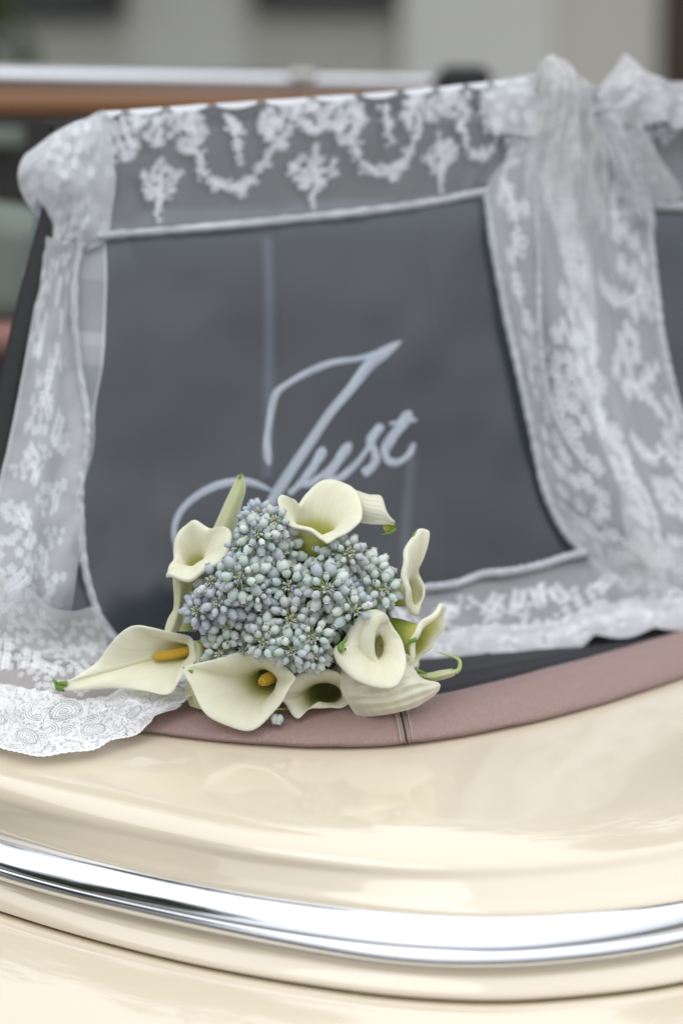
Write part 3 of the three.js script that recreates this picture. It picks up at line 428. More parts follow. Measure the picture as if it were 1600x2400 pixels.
// grape hyacinths
{
  const bellProf = [[0.001, 0], [0.15, 0.04], [0.27, 0.14], [0.36, 0.3], [0.395, 0.46], [0.37, 0.62], [0.30, 0.76], [0.22, 0.86], [0.205, 0.905], [0.235, 0.96], [0.25, 0.985]];
  const bellGeo = (teeth) => surf((u, v) => {
    const x = v * 12.999, i = Math.floor(x), f = x - i, a = u * 6.2832, pr = [...bellProf, [0.19, 0.95], [0.12, 0.88], [0.02, 0.8]];
    const r = pr[i][0] + (pr[i + 1][0] - pr[i][0]) * f, y = pr[i][1] + (pr[i + 1][1] - pr[i][1]) * f, tt = i >= 8 && i <= 10 ? Math.cos(a * 6) * teeth : 0;
    return V(Math.cos(a) * r * (1 + 0.25 * tt), y + 0.05 * tt * (i >= 9), Math.sin(a) * r * (1 + 0.25 * tt));
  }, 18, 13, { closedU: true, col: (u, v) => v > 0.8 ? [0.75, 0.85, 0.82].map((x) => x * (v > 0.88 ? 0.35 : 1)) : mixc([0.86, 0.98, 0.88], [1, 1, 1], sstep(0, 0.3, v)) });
  const bells = [bellGeo(0.5), bellGeo(0.25), bellGeo(0.7)];
  const bellC = [[0.55, 0.615, 0.575], [0.50, 0.575, 0.545], [0.62, 0.675, 0.63], [0.50, 0.56, 0.49], [0.45, 0.505, 0.50], [0.47, 0.505, 0.52], [0.68, 0.72, 0.68]];
  const bellM = bellC.map((c) => phys({ color: rgb(...c), vertexColors: true, roughness: 0.5, specularIntensity: 0.5, sheen: 0.15, sheenColor: rgb(0.9, 0.95, 1), sheenRoughness: 0.6 }));
  const greyM = [[0.53, 0.55, 0.51], [0.48, 0.515, 0.495]].map((c) => phys({ color: rgb(...c), vertexColors: true, roughness: 0.6 }));
  const mauveM = [[0.45, 0.49, 0.54], [0.50, 0.54, 0.56]].map((c) => phys({ color: rgb(...c), vertexColors: true, roughness: 0.6 }));
  const stalkM = std({ color: rgb(0.36, 0.45, 0.16), roughness: 0.6 });
  const budM = std({ color: rgb(1, 1, 1), vertexColors: true, roughness: 0.6 });
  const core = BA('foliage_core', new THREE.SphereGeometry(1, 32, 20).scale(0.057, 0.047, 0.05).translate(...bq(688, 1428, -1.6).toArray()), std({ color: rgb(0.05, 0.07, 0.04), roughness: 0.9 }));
  // x, y, size, kind (0 blue, 1 grey, 2 mauve), tilt of the axis in pixels (dx, dy)
  const Z1 = (x, y) => [350 + x * 0.4783, 1080 + y * 0.4783];
  const heads = [[525, 250, .85, 2, 0, -25], [530, 352, 1, 0, 0, -10], [520, 470, 1, 0, -4, 0], [650, 450, 1.1, 0, 8, 0], [432, 418, .95, 0, -20, -5], [300, 590, 1, 0, -30, 0], [440, 575, 1.05, 0, -5, 4], [682, 615, 1.15, 0, 4, 10], [875, 450, 1.05, 0, 6, -5], [980, 450, .9, 1, 20, -5], [872, 625, 1.05, 0, 5, 5], [1012, 735, .95, 0, 16, 10], [892, 755, .95, 0, 6, 12], [1108, 545, .95, 0, 20, 0], [1152, 632, 1, 0, 25, 5], [335, 690, .95, 2, -20, 5], [228, 735, .85, 2, -30, 0], [376, 812, 1.05, 1, -8, 12], [568, 745, 1.2, 0, 0, 14], [692, 780, .95, 1, 5, 15], [560, 895, .9, 0, 0, 20], [696, 935, .95, 0, 5, 15], [915, 965, 1, 0, 8, 12], [715, 1030, .9, 1, 0, 20], [345, 950, .95, 0, -12, 20], [800, 870, .9, 0, 8, 15], [615, 290, .9, 1, 14, -22], [460, 930, .8, 2, 0, 20], [985, 640, .75, 2, 10, 0], [520, 645, .7, 0, -6, 4], [800, 960, .85, 0, 5, 20]];
  const CX = 685, CY = 1412, list = [];
  heads.forEach(([hx, hy, sz, kind, tx = 0, ty = 0], hi) => {
    const [x, y] = Z1(hx, hy), ex = (x - CX) / 285, ey = (y - CY) / 262, rho = Math.min(0.98, Math.hypot(ex, ey)), q = 6.4 * Math.sqrt(1 - rho * rho) - 1.5 + [0.7, -0.8, 0.1, 1.0, -1.2][hi * 3 % 5];
    const apex = bq(x, y, q), toEye = EYE.clone().sub(apex).normalize();
    const ax = V(1, 0, 0).multiplyScalar(ex * 0.75 + tx * 0.008).addScaledVector(U, -ey * 0.75 - ty * 0.008).addScaledVector(F, -Math.max(0.45, Math.sqrt(1 - rho * rho))).normalize().lerp(toEye, 0.5).normalize();
    const s1 = V(0, 1, 0).cross(ax).normalize(), s2 = ax.clone().cross(s1);
    const h = { hi, apex, ax, s1, s2, sz, kind, bells: [], buds: [] };
    const rings = [[0.0035, 6, 68, 0.78, 0.0036], [0.0080, 9, 82, 1, 0.0062], [0.0145, 10, 94, 1.02, 0.0082], [0.0220, 10, 102, 1.02, 0.0088]];
    rings.forEach(([s, n, ang, sc, ped], ri) => { const off = ri * 0.4 + hi; for (let k = 0; k < n; k++) {
      if (rnd() < 0.06) continue;
      const a = off + (k + rr(-0.16, 0.16)) / n * 6.2832, th = (ang + rr(-8, 8)) * Math.PI / 180;
      const rad = s1.clone().multiplyScalar(Math.cos(a)).addScaledVector(s2, Math.sin(a)), dir = ax.clone().multiplyScalar(Math.cos(th)).addScaledVector(rad, Math.sin(th)).add(V(0, -0.14, 0)).normalize();
      const root = apex.clone().addScaledVector(ax, -(s + rr(-0.001, 0.001)) * sz), L = 0.0086 * sz * sc * rr(0.78, 1.14), at = root.clone().addScaledVector(ax.clone().multiplyScalar(Math.cos(th)).addScaledVector(rad, Math.sin(th)), (0.0015 + ped) * sz);
      const b = { h, root, at, dir, L, c: at.clone().addScaledVector(dir, L * 0.5), small: ri === 0, rad }; const hit = funnels.some(([p, t, r]) => { const e = t.clone().sub(p), l = Math.max(0, Math.min(1, b.c.clone().sub(p).dot(e) / e.lengthSq())); return b.c.distanceTo(p.clone().addScaledVector(e, l)) < r + 0.0035; }); if (hit) continue; h.bells.push(b); list.push(b);
    } });
    for (let k = 0; k < 14; k++) { const a = k * 2.4 + rr(-0.3, 0.3), th = (8 + 60 * Math.sqrt(k / 14) + rr(-8, 8)) * Math.PI / 180, rad = s1.clone().multiplyScalar(Math.cos(a)).addScaledVector(s2, Math.sin(a)); h.buds.push([ax.clone().multiplyScalar(Math.cos(th)).addScaledVector(rad, Math.sin(th)).normalize(), k]); }
    list.heads = (list.heads || []); list.heads.push(h);
  });
  // push neighbouring bells apart
  for (let it = 0; it < 8; it++) for (let i = 0; i < list.length; i++) for (let j = i + 1; j < list.length; j++) {
    const a = list[i], b = list[j], dx = a.c.x - b.c.x, dy = a.c.y - b.c.y, dz = a.c.z - b.c.z, d2 = dx * dx + dy * dy + dz * dz, m = 0.385 * (a.L + b.L);
    if (d2 < m * m && d2 > 1e-12) { const d = Math.sqrt(d2), k = 0.25 * (m - d) / d; a.c.x += dx * k; a.c.y += dy * k; a.c.z += dz * k; b.c.x -= dx * k; b.c.y -= dy * k; b.c.z -= dz * k; }
  }
  { const near = (p, r) => { const r2 = r * r; for (const q of petalPts) { const dx = q.x - p.x, dy = q.y - p.y; if (dx * dx + dy * dy < r2 && dx * dx + dy * dy + (q.z - p.z) ** 2 < r2) return true; } return false; };
    for (let i = list.length - 1; i >= 0; i--) { const b = list[i]; if (near(b.c, 0.0046) || near(b.c.clone().addScaledVector(b.dir, b.L * 0.4), 0.003)) { list.splice(i, 1); b.h.bells.splice(b.h.bells.indexOf(b), 1); } } }
  for (const b of list) { const want = b.c.clone().addScaledVector(b.dir, -0.5 * b.L); b.at = want; b.score = b.c.clone().sub(EYE).dot(F); const inside = b.c.clone().sub(bq(CX, CY + 12, -1.6)); b.front = inside.dot(F) < 0.015; }
  const single = new Set(list.filter((b) => b.front).sort((a, b) => a.score - b.score).slice(0, 300));
  const Y = V(0, 1, 0), q = new THREE.Quaternion(), mx = new THREE.Matrix4();
  for (const h of list.heads) {
    const stalk = [tube([h.apex.clone().addScaledVector(h.ax, 0.001), h.apex.clone().addScaledVector(h.ax, -0.016), h.apex.clone().addScaledVector(h.ax, -0.034 * h.sz)], (v) => 0.0011 + 0.0007 * v, 6, 6)];
    for (const b of h.bells) stalk.push(tube([b.root, b.root.clone().lerp(b.at, 0.6).addScaledVector(h.ax, 0.0006), b.at.clone().addScaledVector(b.dir, 0.0006)], 0.0004, 3, 5));
    const sg = mergeGeometries(stalk); sg.translate(-h.apex.x, -h.apex.y, -h.apex.z);
    const head = add('grape_hyacinth', sg, stalkM, bouquet); head.position.copy(h.apex).sub(bouquet.position);
    const mats = h.kind === 1 ? greyM : h.kind === 2 ? mauveM : bellM, rest = [];
    for (const b of h.bells) {
      q.setFromUnitVectors(Y, b.dir); const sc = V(1, 1, 1).multiplyScalar(b.L); sc.y *= rr(0.94, 1.08); sc.x *= rr(0.92, 1.06); sc.z *= rr(0.92, 1.06);
      const p = b.at.clone().sub(h.apex), g = bells[Math.floor(rnd() * 3)];
      if (single.has(b)) { const m = add('bell', g, b.small && h.kind === 0 && rnd() < 0.15 ? mauveM[1] : mats[Math.floor(rnd() * mats.length)], head); m.position.copy(p); m.quaternion.copy(q); m.scale.copy(sc); }
      else rest.push(g.clone().applyMatrix4(mx.compose(p, q, sc)));
    }
    if (rest.length) { const m = add('bell_cluster', mergeGeometries(rest), mats[h.hi % mats.length], head); m.userData.kind = 'stuff'; }
    const bg = [];
    for (const [dir, k] of h.buds) {
      const c = k < 4 ? [0.50, 0.55, 0.22] : h.kind === 1 ? [0.42, 0.42, 0.36] : rnd() < 0.3 ? [0.52, 0.52, 0.52] : rnd() < 0.5 ? [0.27, 0.28, 0.42] : [0.38, 0.41, 0.48];
      const L = (k < 6 ? 0.0026 : 0.0035) * h.sz * rr(0.85, 1.1), g = surf((u, v) => { const r = 0.24 * Math.sin(Math.PI * Math.min(0.97, 0.08 + v * 0.9)) ** 0.7; return V(Math.cos(u * 6.2832) * r, v, Math.sin(u * 6.2832) * r); }, 7, 6, { closedU: true, col: (u, v) => c.map((x) => x * (0.75 + 0.45 * v)) });
      q.setFromUnitVectors(Y, dir); g.applyMatrix4(mx.compose(h.ax.clone().multiplyScalar(-0.0015).addScaledVector(dir, 0.0016), q, V(1, 1, 1).multiplyScalar(L))); bg.push(g);
    }
    const bm = add('bud_cluster', mergeGeometries(bg), budM, head); bm.userData.kind = 'stuff';
  }
  // a loose stalk hanging under the front lilies
  const lo = [[608, 1672, 3.0], [622, 1662, 3.2], [644, 1672, 3.4], [657, 1674, 3.5], [630, 1650, 2.4]];
  const lg = add('grape_hyacinth', tube([bq(700, 1662, 1), bq(660, 1662, 2.6), bq(620, 1664, 2.8)], 0.0007, 8, 5), stalkM, bouquet); const a0 = bq(660, 1662, 2.6); lg.geometry.translate(-a0.x, -a0.y, -a0.z); lg.position.copy(a0).sub(bouquet.position);
  for (const [k, p] of lo.entries()) { const m = add('bell', bells[k % 3], greyM[k % 2], lg); m.position.copy(bq(...p).sub(a0)); m.quaternion.setFromUnitVectors(Y, V(0.4 - 0.2 * k, -1, 0.5).normalize()); m.scale.setScalar(0.0072); }
  BA('stem_bundle', tube([bq(690, 1440, -2), bq(720, 1430, -6), bq(750, 1425, -11)], (v) => 0.026 - 0.012 * v, 12, 16), stalkM);
}
// ---------- lace ----------
let SOFT = 1; const W = (a) => 'rgba(255,255,255,' + a + ')';
function net(c, w, h, alpha, cell) {
  c.fillStyle = W(alpha); c.fillRect(0, 0, w, h);
  c.fillStyle = 'rgba(0,0,0,0.45)';
  for (let y = 0, r = 0; y < h; y += cell * 0.87, r++) for (let x = (r % 2) * cell / 2; x < w; x += cell) { c.beginPath(); c.arc(x, y, cell * 0.27, 0, 6.3); c.fill(); }
}
function blossom(c, x, y, r, n = 5, rot = rnd() * 6) {
  const o = c.getTransform(); if (!free(o.e + x * o.a + y * o.c, o.f + x * o.b + y * o.d, r)) return;
  for (let k = 0; k < n; k++) {
    const a = rot + k / n * 6.283; c.save(); c.translate(x + Math.cos(a) * r * 0.55, y + Math.sin(a) * r * 0.55); c.rotate(a);
    c.fillStyle = W(rr(0.18, 0.34) * SOFT); c.beginPath(); c.ellipse(0, 0, r * 0.46, r * 0.33, 0, 0, 6.3); c.fill();
    c.strokeStyle = W(Math.min(0.95, 0.75 * SOFT)); c.lineWidth = r * 0.15; c.stroke(); c.restore();
  }
  c.fillStyle = 'rgba(0,0,0,0.45)'; c.beginPath(); c.arc(x, y, r * 0.16, 0, 6.3); c.fill();
}
let SP = [], PACK = 0.76; const free = (x, y, r) => { for (const p of SP) if (Math.hypot(x - p[0], y - p[1]) < PACK * (r + p[2])) return false; SP.push([x, y, r]); return true; };
function cluster(c, x, y, rx, ry, n, fr) { n *= 2.2; for (let k = 0; k < n; k++) { const a = rnd() * 6.283, q = Math.sqrt(rnd()); blossom(c, x + Math.cos(a) * q * rx, y + Math.sin(a) * q * ry, fr * rr(0.7, 1.1)); } }
function spray(c, pts, r, each = 1) {   // blossoms and leaflets along a smooth path
  const n = Math.max(2, Math.round(pathLen(pts) / (r * 1.25)));
  c.strokeStyle = W(0.6); c.lineWidth = r * 0.3; c.beginPath();
  for (let i = 0; i <= 40; i++) { const p = p2(pts, i / 40); i ? c.lineTo(...p) : c.moveTo(...p); } c.stroke();
  for (let i = 0; i <= n; i++) { const p = p2(pts, i / n); blossom(c, p[0] + rr(-.5, .5) * r, p[1] + rr(-.5, .5) * r, r * rr(0.7, 1.1)); if (each > 1) blossom(c, p[0] + rr(-1.4, 1.4) * r, p[1] + rr(-1.4, 1.4) * r, r * rr(0.5, 0.8)); }
}
const p2 = (pts, t) => { const v = crV(pts.map((p) => V(p[0], p[1], 0)), t); return [v.x, v.y]; };
const pathLen = (pts) => pts.slice(1).reduce((s, p, i) => s + Math.hypot(p[0] - pts[i][0], p[1] - pts[i][1]), 0);
function sprig(c, x, y, s, rot = 0) {
  c.save(); c.translate(x, y); c.rotate(rot);
  spray(c, [[0, -s], [s * 0.05, 0], [0, s]], s * 0.16); spray(c, [[0, -0.2 * s], [-0.35 * s, -0.1 * s], [-0.6 * s, -0.35 * s]], s * 0.15); spray(c, [[0, -0.1 * s], [0.35 * s, -0.05 * s], [0.62 * s, -0.3 * s]], s * 0.15);
  spray(c, [[0, 0.3 * s], [-0.3 * s, 0.35 * s], [-0.5 * s, 0.15 * s]], s * 0.13); spray(c, [[0, 0.35 * s], [0.3 * s, 0.4 * s], [0.45 * s, 0.2 * s]], s * 0.13);
  cluster(c, 0, -0.1 * s, 0.3 * s, 0.35 * s, 7, s * 0.17); c.restore();
}
function leafy(c, x, y, s, rot) { c.save(); c.translate(x, y); c.rotate(rot); c.strokeStyle = W(0.6); c.lineWidth = s * 0.04; c.beginPath(); c.moveTo(0, 0); c.quadraticCurveTo(s * 0.2, -s * 0.5, 0, -s); c.stroke();
  for (let k = 1; k < 7; k++) for (const d of [-1, 1]) { const y0 = -k * s / 7; c.fillStyle = W(0.4); c.beginPath(); c.ellipse(d * s * 0.14, y0 - s * 0.05, s * 0.12, s * 0.06, d * -0.6, 0, 6.3); c.fill(); c.stroke(); } c.restore(); }
function paisley(c, x, y, s, rot, flip = 1) {
  c.save(); c.translate(x, y); c.rotate(rot); c.scale(flip, 1);
  const pth = (k) => { c.beginPath(); c.moveTo(-s * 0.85 * k, s * 0.28 * k); c.bezierCurveTo(-s * 0.5 * k, -s * 0.65 * k, s * 0.75 * k, -s * 0.75 * k, s * 0.74 * k, 0); c.bezierCurveTo(s * 0.7 * k, s * 0.58 * k, -s * 0.05 * k, s * 0.48 * k, -s * 0.85 * k, s * 0.28 * k); };
  c.fillStyle = W(0.55); pth(1.06); c.fill();
  for (const [k, w, a] of [[1.04, 0.05, 0.95], [0.97, 0.022, -0.42], [0.92, 0.03, 0.9], [0.62, 0.025, -0.4], [0.56, 0.035, 0.9], [0.42, 0.02, -0.4], [0.34, 0.04, 0.9], [0.22, 0.02, -0.4]]) { c.strokeStyle = a < 0 ? 'rgba(0,0,0,' + -a + ')' : W(a); c.lineWidth = s * w; pth(k); c.stroke(); }
  for (let k = 0; k < 30; k++) { const t = k / 30 * 6.283, q = 0.77; c.save(); c.translate(s * (0.06 + Math.cos(t) * 0.75 * q * 0.98), s * (-0.03 + Math.sin(t) * 0.52 * q)); c.rotate(t); c.fillStyle = 'rgba(0,0,0,0.40)'; c.fillRect(-s * 0.05, -s * 0.025, s * 0.1, s * 0.05); c.restore(); }
  c.restore();
}
// fabric = alpha-cut embroidery; alpha texture drawn on cloth coordinates
function laceMat(w, h, draw, { color = [0.81, 0.82, 0.845], gain = 1 } = {}) {
  const t = canvasTex(w, h, (c) => { SP = []; c.fillStyle = '#000'; c.fillRect(0, 0, w, h); draw(c, w, h); });
  t.wrapS = t.wrapT = THREE.ClampToEdgeWrapping;
  return phys({ color: rgb(...color), roughness: 0.9, alphaMap: t, transparent: true, bumpMap: t, bumpScale: 0.0012, opacity: gain, specularIntensity: 0.2 });
}
const P3 = (c, lift = 0) => c[3] === 'd' ? onDeck(c[0], c[1], 0.003 + (c[2] || 0) / 1000 + lift) : c[3] === 'a' ? atD(c[0], c[1], c[2]) : onWin(c[0], c[1], (c[2] || 0) / 1000 + lift);
function cloth(rows, nu, nv, disp) {
  const f = gridFn(rows.map((r) => r.map((c) => P3(c))));
  return surf((u, v) => { const p = f(u, v); if (disp) p.addScaledVector(WN, disp(u, v)); return p; }, nu, nv, { uvs: (u, v) => [u, 1 - v] });
}
const hemM = std({ color: rgb(0.68, 0.69, 0.72), roughness: 0.9, bumpMap: leatherBump, bumpScale: 0.0008 });
const hem = (pts, r, parent) => LA('hem', tube(pts.map((c) => P3(c)), (v, a) => r * (1 + 0.18 * noise.noise(v * 24, r * 900, pts[0][0]) + 0.1 * Math.sin(v * 160)), 120, 8), hemM, parent);
let laceThing; SOFT = 1.0; const LA = (name, geo, mat, parent) => { const m = add(name, geo, mat, parent); m.geometry.translate(-parent.position.x, -parent.position.y, -parent.position.z); return m; };

// 1. band along the top of the window with the bunched corner
{
  const t = laceThing = thing('lace_scarf', 'white lace band along the window top, bunched thick over its left corner', 'lace', onWin(600, 280));
  const m = laceMat(2048, 768, (c, w, h) => {
    net(c, w, h, 0.17, 7); c.save(); c.scale(1, 1.304); SOFT = 0.9; PACK = 0.46;
    const X = (px) => (px - 230) / (1240 - 230) * w;
    c.fillStyle = W(0.8); for (let k = 0; k < 12; k++) { c.beginPath(); c.ellipse(k * 175 + 20, 0, 78, 52, 0, 0, 6.3); c.fill(); } c.fillStyle = W(0.6); c.fillRect(0, 0, w, 14);
    for (const px of [350, 630, 895, 1150]) { const x = X(px);
      c.fillStyle = W(0.14); c.beginPath(); c.ellipse(x, 50, 160, 120, 0, 0, 6.3); c.fill();
      for (let k = 0; k < 46; k++) { const q = Math.PI * rnd(), z = Math.sqrt(rnd()); blossom(c, x + Math.cos(q) * z * 160, 50 + Math.sin(q) * z * 130, rr(16, 25)); }
      for (let k = 0; k < 20; k++) blossom(c, x + rr(-150, 150), rr(20, 120), rr(15, 24));
      for (const d of [-1, 1]) { cluster(c, x + d * 125, 190, 40, 62, 13, 21); cluster(c, x + d * 160, 120, 30, 60, 9, 20); }
      sprig(c, x + 8, 370, 118, rr(-0.1, 0.1)); cluster(c, x + 8, 350, 92, 72, 24, 21); cluster(c, x + 8, 410, 60, 44, 12, 20); spray(c, [[x + 8, 450], [x + 2, 500], [x + 12, 545]], 16);
    }
    for (const px of [492, 768, 1025]) { const x = X(px);
      spray(c, [[x - 5, 90], [x + 5, 170], [x + 24, 270]], 21, 2);
      spray(c, [[x - 125, 250], [x - 100, 340], [x - 10, 405], [x + 75, 360], [x + 130, 250]], 22, 2); cluster(c, x + 5, 390, 90, 30, 14, 21); cluster(c, x + 30, 420, 30, 24, 6, 20);
    }
    cluster(c, 20, 220, 50, 200, 50, 22); c.restore(); SOFT = 1; PACK = 0.76;
  });
  const cols = [[232, 268, 555], [420, 255, 542], [640, 240, 522], [860, 225, 500], [1030, 209, 474], [1150, 196, 440], [1240, 190, 420]];
  const rows = [[], [], [], [], [], []];
  cols.forEach(([x, a, b], k) => { rows[0].push([x, a + 10, -16]); rows[1].push([x, a, -2]); rows[2].push([x, a + 5, 6]); rows[3].push([x, a + (b - a) * 0.3, 9]); rows[4].push([x, a + (b - a) * 0.7, 7]); rows[5].push([x - (k > 4 ? (k - 4) * 35 : 0), b, 5]); });
  const f = gridFn(rows.map((r) => r.map((c) => P3(c)))), vv = (v) => v;
  const g = surf((u, v) => f(u, v).addScaledVector(WN, (0.0012 * Math.sin(u * 60 + v * 5) + 0.0015 * noise.noise(u * 14, v * 4, 1)) * v), 140, 50, { uvs: (u, v) => { const k = [0, 0, 0.04, 0.3, 0.7, 1], x = Math.min(4.9999, v * 5), i = Math.floor(x); return [u, 1 - (k[i] + (k[i + 1] - k[i]) * (x - i))]; } });
  LA('lace_net', g, m, t);
  hem([[178, 566, 12], [260, 556, 7], [420, 543, 6], [640, 523, 6], [860, 500, 6], [1010, 478, 6], [1090, 462, 7], [1135, 455, 9]], 0.0031, t);
  // bunched corner
  const km = laceMat(1024, 1024, (c, w, h) => { net(c, w, h, 0.93, 8); for (let k = 0; k < 70; k++) blossom(c, rnd() * w * 0.7, rnd() * h, rr(24, 46)); }, { color: [0.83, 0.845, 0.875] });
  const kr = [[[105, 322, -25], [150, 296, -12], [195, 277, -6], [236, 264, 4]], [[70, 345, -16], [130, 318, 10], [190, 296, 18], [246, 282, 9]], [[48, 395, -14], [110, 372, 26], [185, 352, 30], [258, 345, 10]], [[62, 445, -14], [118, 430, 30], [190, 425, 31], [264, 425, 9]], [[90, 492, -10], [132, 490, 24], [190, 500, 24], [258, 505, 8]], [[112, 532, -6], [142, 545, 14], [180, 562, 16], [246, 566, 7]], [[112, 560, -4], [135, 578, 8], [165, 590, 10], [200, 596, 7]]];
  const kn = (u, v) => 0.004 * noise.noise(u * 5 + 2, v * 5, 7) + 0.0022 * noise.noise(u * 12, v * 13, 2) + 0.0022 * Math.sin(u * 9 - v * 14);
  LA('gathered_corner', cloth(kr, 70, 90, kn), km, t);
  LA('gathered_corner', cloth(kr.map((r) => r.map(([x, y, o]) => [x + (150 - x) * 0.1, y + (420 - y) * 0.08, o * 0.5])), 40, 50, (u, v) => kn(v, u)), km, t);
}
// 2. left hanging part and the spread over the deck
{
  const t = laceThing = thing('lace_scarf', 'white lace hanging down the left window edge and spreading over the cream deck', 'lace', onDeck(120, 1700));
  const m = laceMat(768, 2048, (c, w, h) => {
    net(c, w, h, 0.64, 8); SOFT = 1.15;
    for (let k = 0; k < 15; k++) leafy(c, rr(120, w - 150), 200 + k * 120, rr(120, 190), rr(-0.9, 0.9));
    for (let k = 0; k < 22; k++) cluster(c, rr(60, w - 200), 150 + k * 86, 110, 60, 9, rr(26, 40));
    cluster(c, w * 0.35, h - 260, 280, 240, 60, 36); c.fillStyle = W(0.3); c.fillRect(0, 0, 26, h); SOFT = 1; for (let y = h - 300; y < h; y += 4) { c.fillStyle = 'rgba(0,0,0,' + (y - h + 300) / 300 * 0.95 + ')'; c.fillRect(0, y, w, 4); }
  });
  const rows = [[[108, 556, 4], [135, 570, 9], [165, 580, 12], [196, 590, 8]], [[95, 630, 3], [125, 640, 8], [150, 645, 8], [180, 650, 6]], [[72, 760, 3], [105, 765, 8], [140, 770, 8], [175, 775, 7]], [[46, 900, 3], [90, 905, 9], [140, 910, 10], [186, 915, 8]], [[18, 1040, 3], [75, 1045, 12], [135, 1050, 12], [196, 1045, 9]], [[-4, 1130, 6], [62, 1150, 18], [120, 1160, 16], [184, 1150, 10]], [[-25, 1240, 14], [50, 1260, 26], [115, 1270, 22], [182, 1260, 12]], [[-50, 1350, 22], [40, 1370, 34], [100, 1380, 30], [168, 1370, 16]], [[-80, 1470, 28], [20, 1490, 40], [90, 1490, 36], [150, 1470, 22]]];
  LA('lace_net', cloth(rows, 60, 200, (u, v) => 0.003 * Math.sin(u * 11 + v * 5) * Math.min(1, v * 2) + 0.002 * noise.noise(u * 5, v * 16, 4)), m, t);
  // second, sheerer layer showing to the right of the hem
  const m2 = laceMat(256, 1024, (c, w, h) => { net(c, w, h, 0.42, 7); for (let k = 0; k < 6; k++) { c.fillStyle = W(0.12); c.fillRect(0, rnd() * h, w, rr(30, 120)); } c.fillStyle = W(0.45); c.fillRect(w - 16, 0, 16, h); });
  LA('lace_net', cloth([[[150, 560, 2], [200, 566, 3], [247, 566, 2]], [[150, 700, 2], [200, 702, 4], [249, 704, 2]], [[150, 850, 2], [195, 850, 4], [240, 850, 2]], [[155, 960, 2], [190, 964, 4], [222, 966, 2]], [[165, 1060, 2], [192, 1064, 4], [216, 1066, 2]], [[160, 1150, 2], [172, 1154, 3], [184, 1158, 2]]], 20, 60, (u, v) => 0.0015 * Math.sin(v * 20)), m2, t);
  hem([[186, 575, 12], [172, 640, 9], [170, 760, 9], [182, 880, 10], [198, 990, 11], [196, 1060, 11], [181, 1150, 12], [182, 1230, 13], [190, 1330, 14], [214, 1420, 12], [246, 1485, 8], [300, 1525, 6]], 0.0029, t);
  // spread over leather and deck
  const sp = laceMat(2048, 1536, (c, w, h) => {
    net(c, w, h, 0.42, 9);
    c.fillStyle = W(0.22); c.fillRect(0, 0, w, h * 0.30); SOFT = 1.3; for (let k = 0; k < 40; k++) cluster(c, rnd() * w, rr(0.05, 0.55) * h, 120, 60, 9, 34);
    for (let k = 0; k < 9; k++) cluster(c, 120 + k * 230, 200 + (k % 2) * 120, 160, 120, 22, 34);
    for (let k = 0; k < 9; k++) leafy(c, 100 + k * 220, 640, 240, rr(-1.2, 1.2));
    for (let k = 0; k < 7; k++) cluster(c, 500 + k * 230, 560, 130, 90, 16, 32);
    SOFT = 1; // dense worked border: cloth ground first, then corded figures with open work between them
    const top = (x) => h * (0.54 - 0.05 * Math.sin(x / 210) - 0.10 * sstep(0.35, 0.75, x / w));
    c.fillStyle = W(0.82); c.beginPath(); c.moveTo(0, h); for (let x = 0; x <= w; x += 8) c.lineTo(x, top(x) + 14 * Math.abs(Math.sin(x / 31))); c.lineTo(w, h); c.fill();
    c.strokeStyle = 'rgba(0,0,0,0.34)'; c.lineWidth = 3; for (let k = 0; k < 2600; k++) { const x = rnd() * w, y = h * 0.5 + rnd() * h * 0.5; if (y < top(x)) continue; c.beginPath(); c.arc(x, y, rr(5, 11), rnd() * 6, rnd() * 6 + 2); c.stroke(); }
    const arcs = (x, y, R, a0, n) => { for (let k = 0; k < n; k++) { c.strokeStyle = k % 2 ? 'rgba(0,0,0,0.32)' : W(0.9); c.lineWidth = k % 2 ? 5 : 8; c.beginPath(); c.arc(x, y, R - k * 10, a0, a0 + 2.6); c.stroke(); } };
    for (let k = 0; k < 34; k++) { const x = rnd() * w, y = rr(top(x) + 60, h - 120); arcs(x, y, rr(50, 110), rr(0, 6.28), 7); }
    for (const [x, y, s2, r, f] of [[300, 1120, 170, 0.2, 1], [820, 1020, 190, -0.35, 1], [1230, 930, 215, -0.5, 1], [1640, 900, 150, -0.4, 1], [600, 1290, 150, 0.4, -1], [1080, 1240, 170, 0.15, -1], [1480, 1180, 160, -0.7, 1], [140, 1350, 130, 0.1, 1]]) paisley(c, x, y, s2, r, f);
    for (let k = 0; k < 40; k++) { const x = rnd() * w; blossom(c, x, rr(top(x) + 30, h - 110), rr(18, 34)); }
    // scalloped, picot edge: everything past it is cut away
    const ed = (x) => h - 120 + 74 * Math.abs(Math.sin(x / w * 11 + 0.6 + 0.7 * Math.sin(x / 300))) + 16 * Math.sin(x / 160) + 9 * Math.abs(Math.sin(x / 13)) + 3 * Math.sin(x * 1.7);
    c.strokeStyle = W(0.9); c.lineWidth = 16; c.beginPath(); for (let x = 0; x <= w; x += 3) c.lineTo(x, ed(x) - 14); c.stroke();
    c.fillStyle = '#000'; c.beginPath(); c.moveTo(0, h); for (let x = 0; x <= w; x += 3) c.lineTo(x, ed(x)); c.lineTo(w, h); c.fill();
  }, { color: [0.84, 0.84, 0.83] });
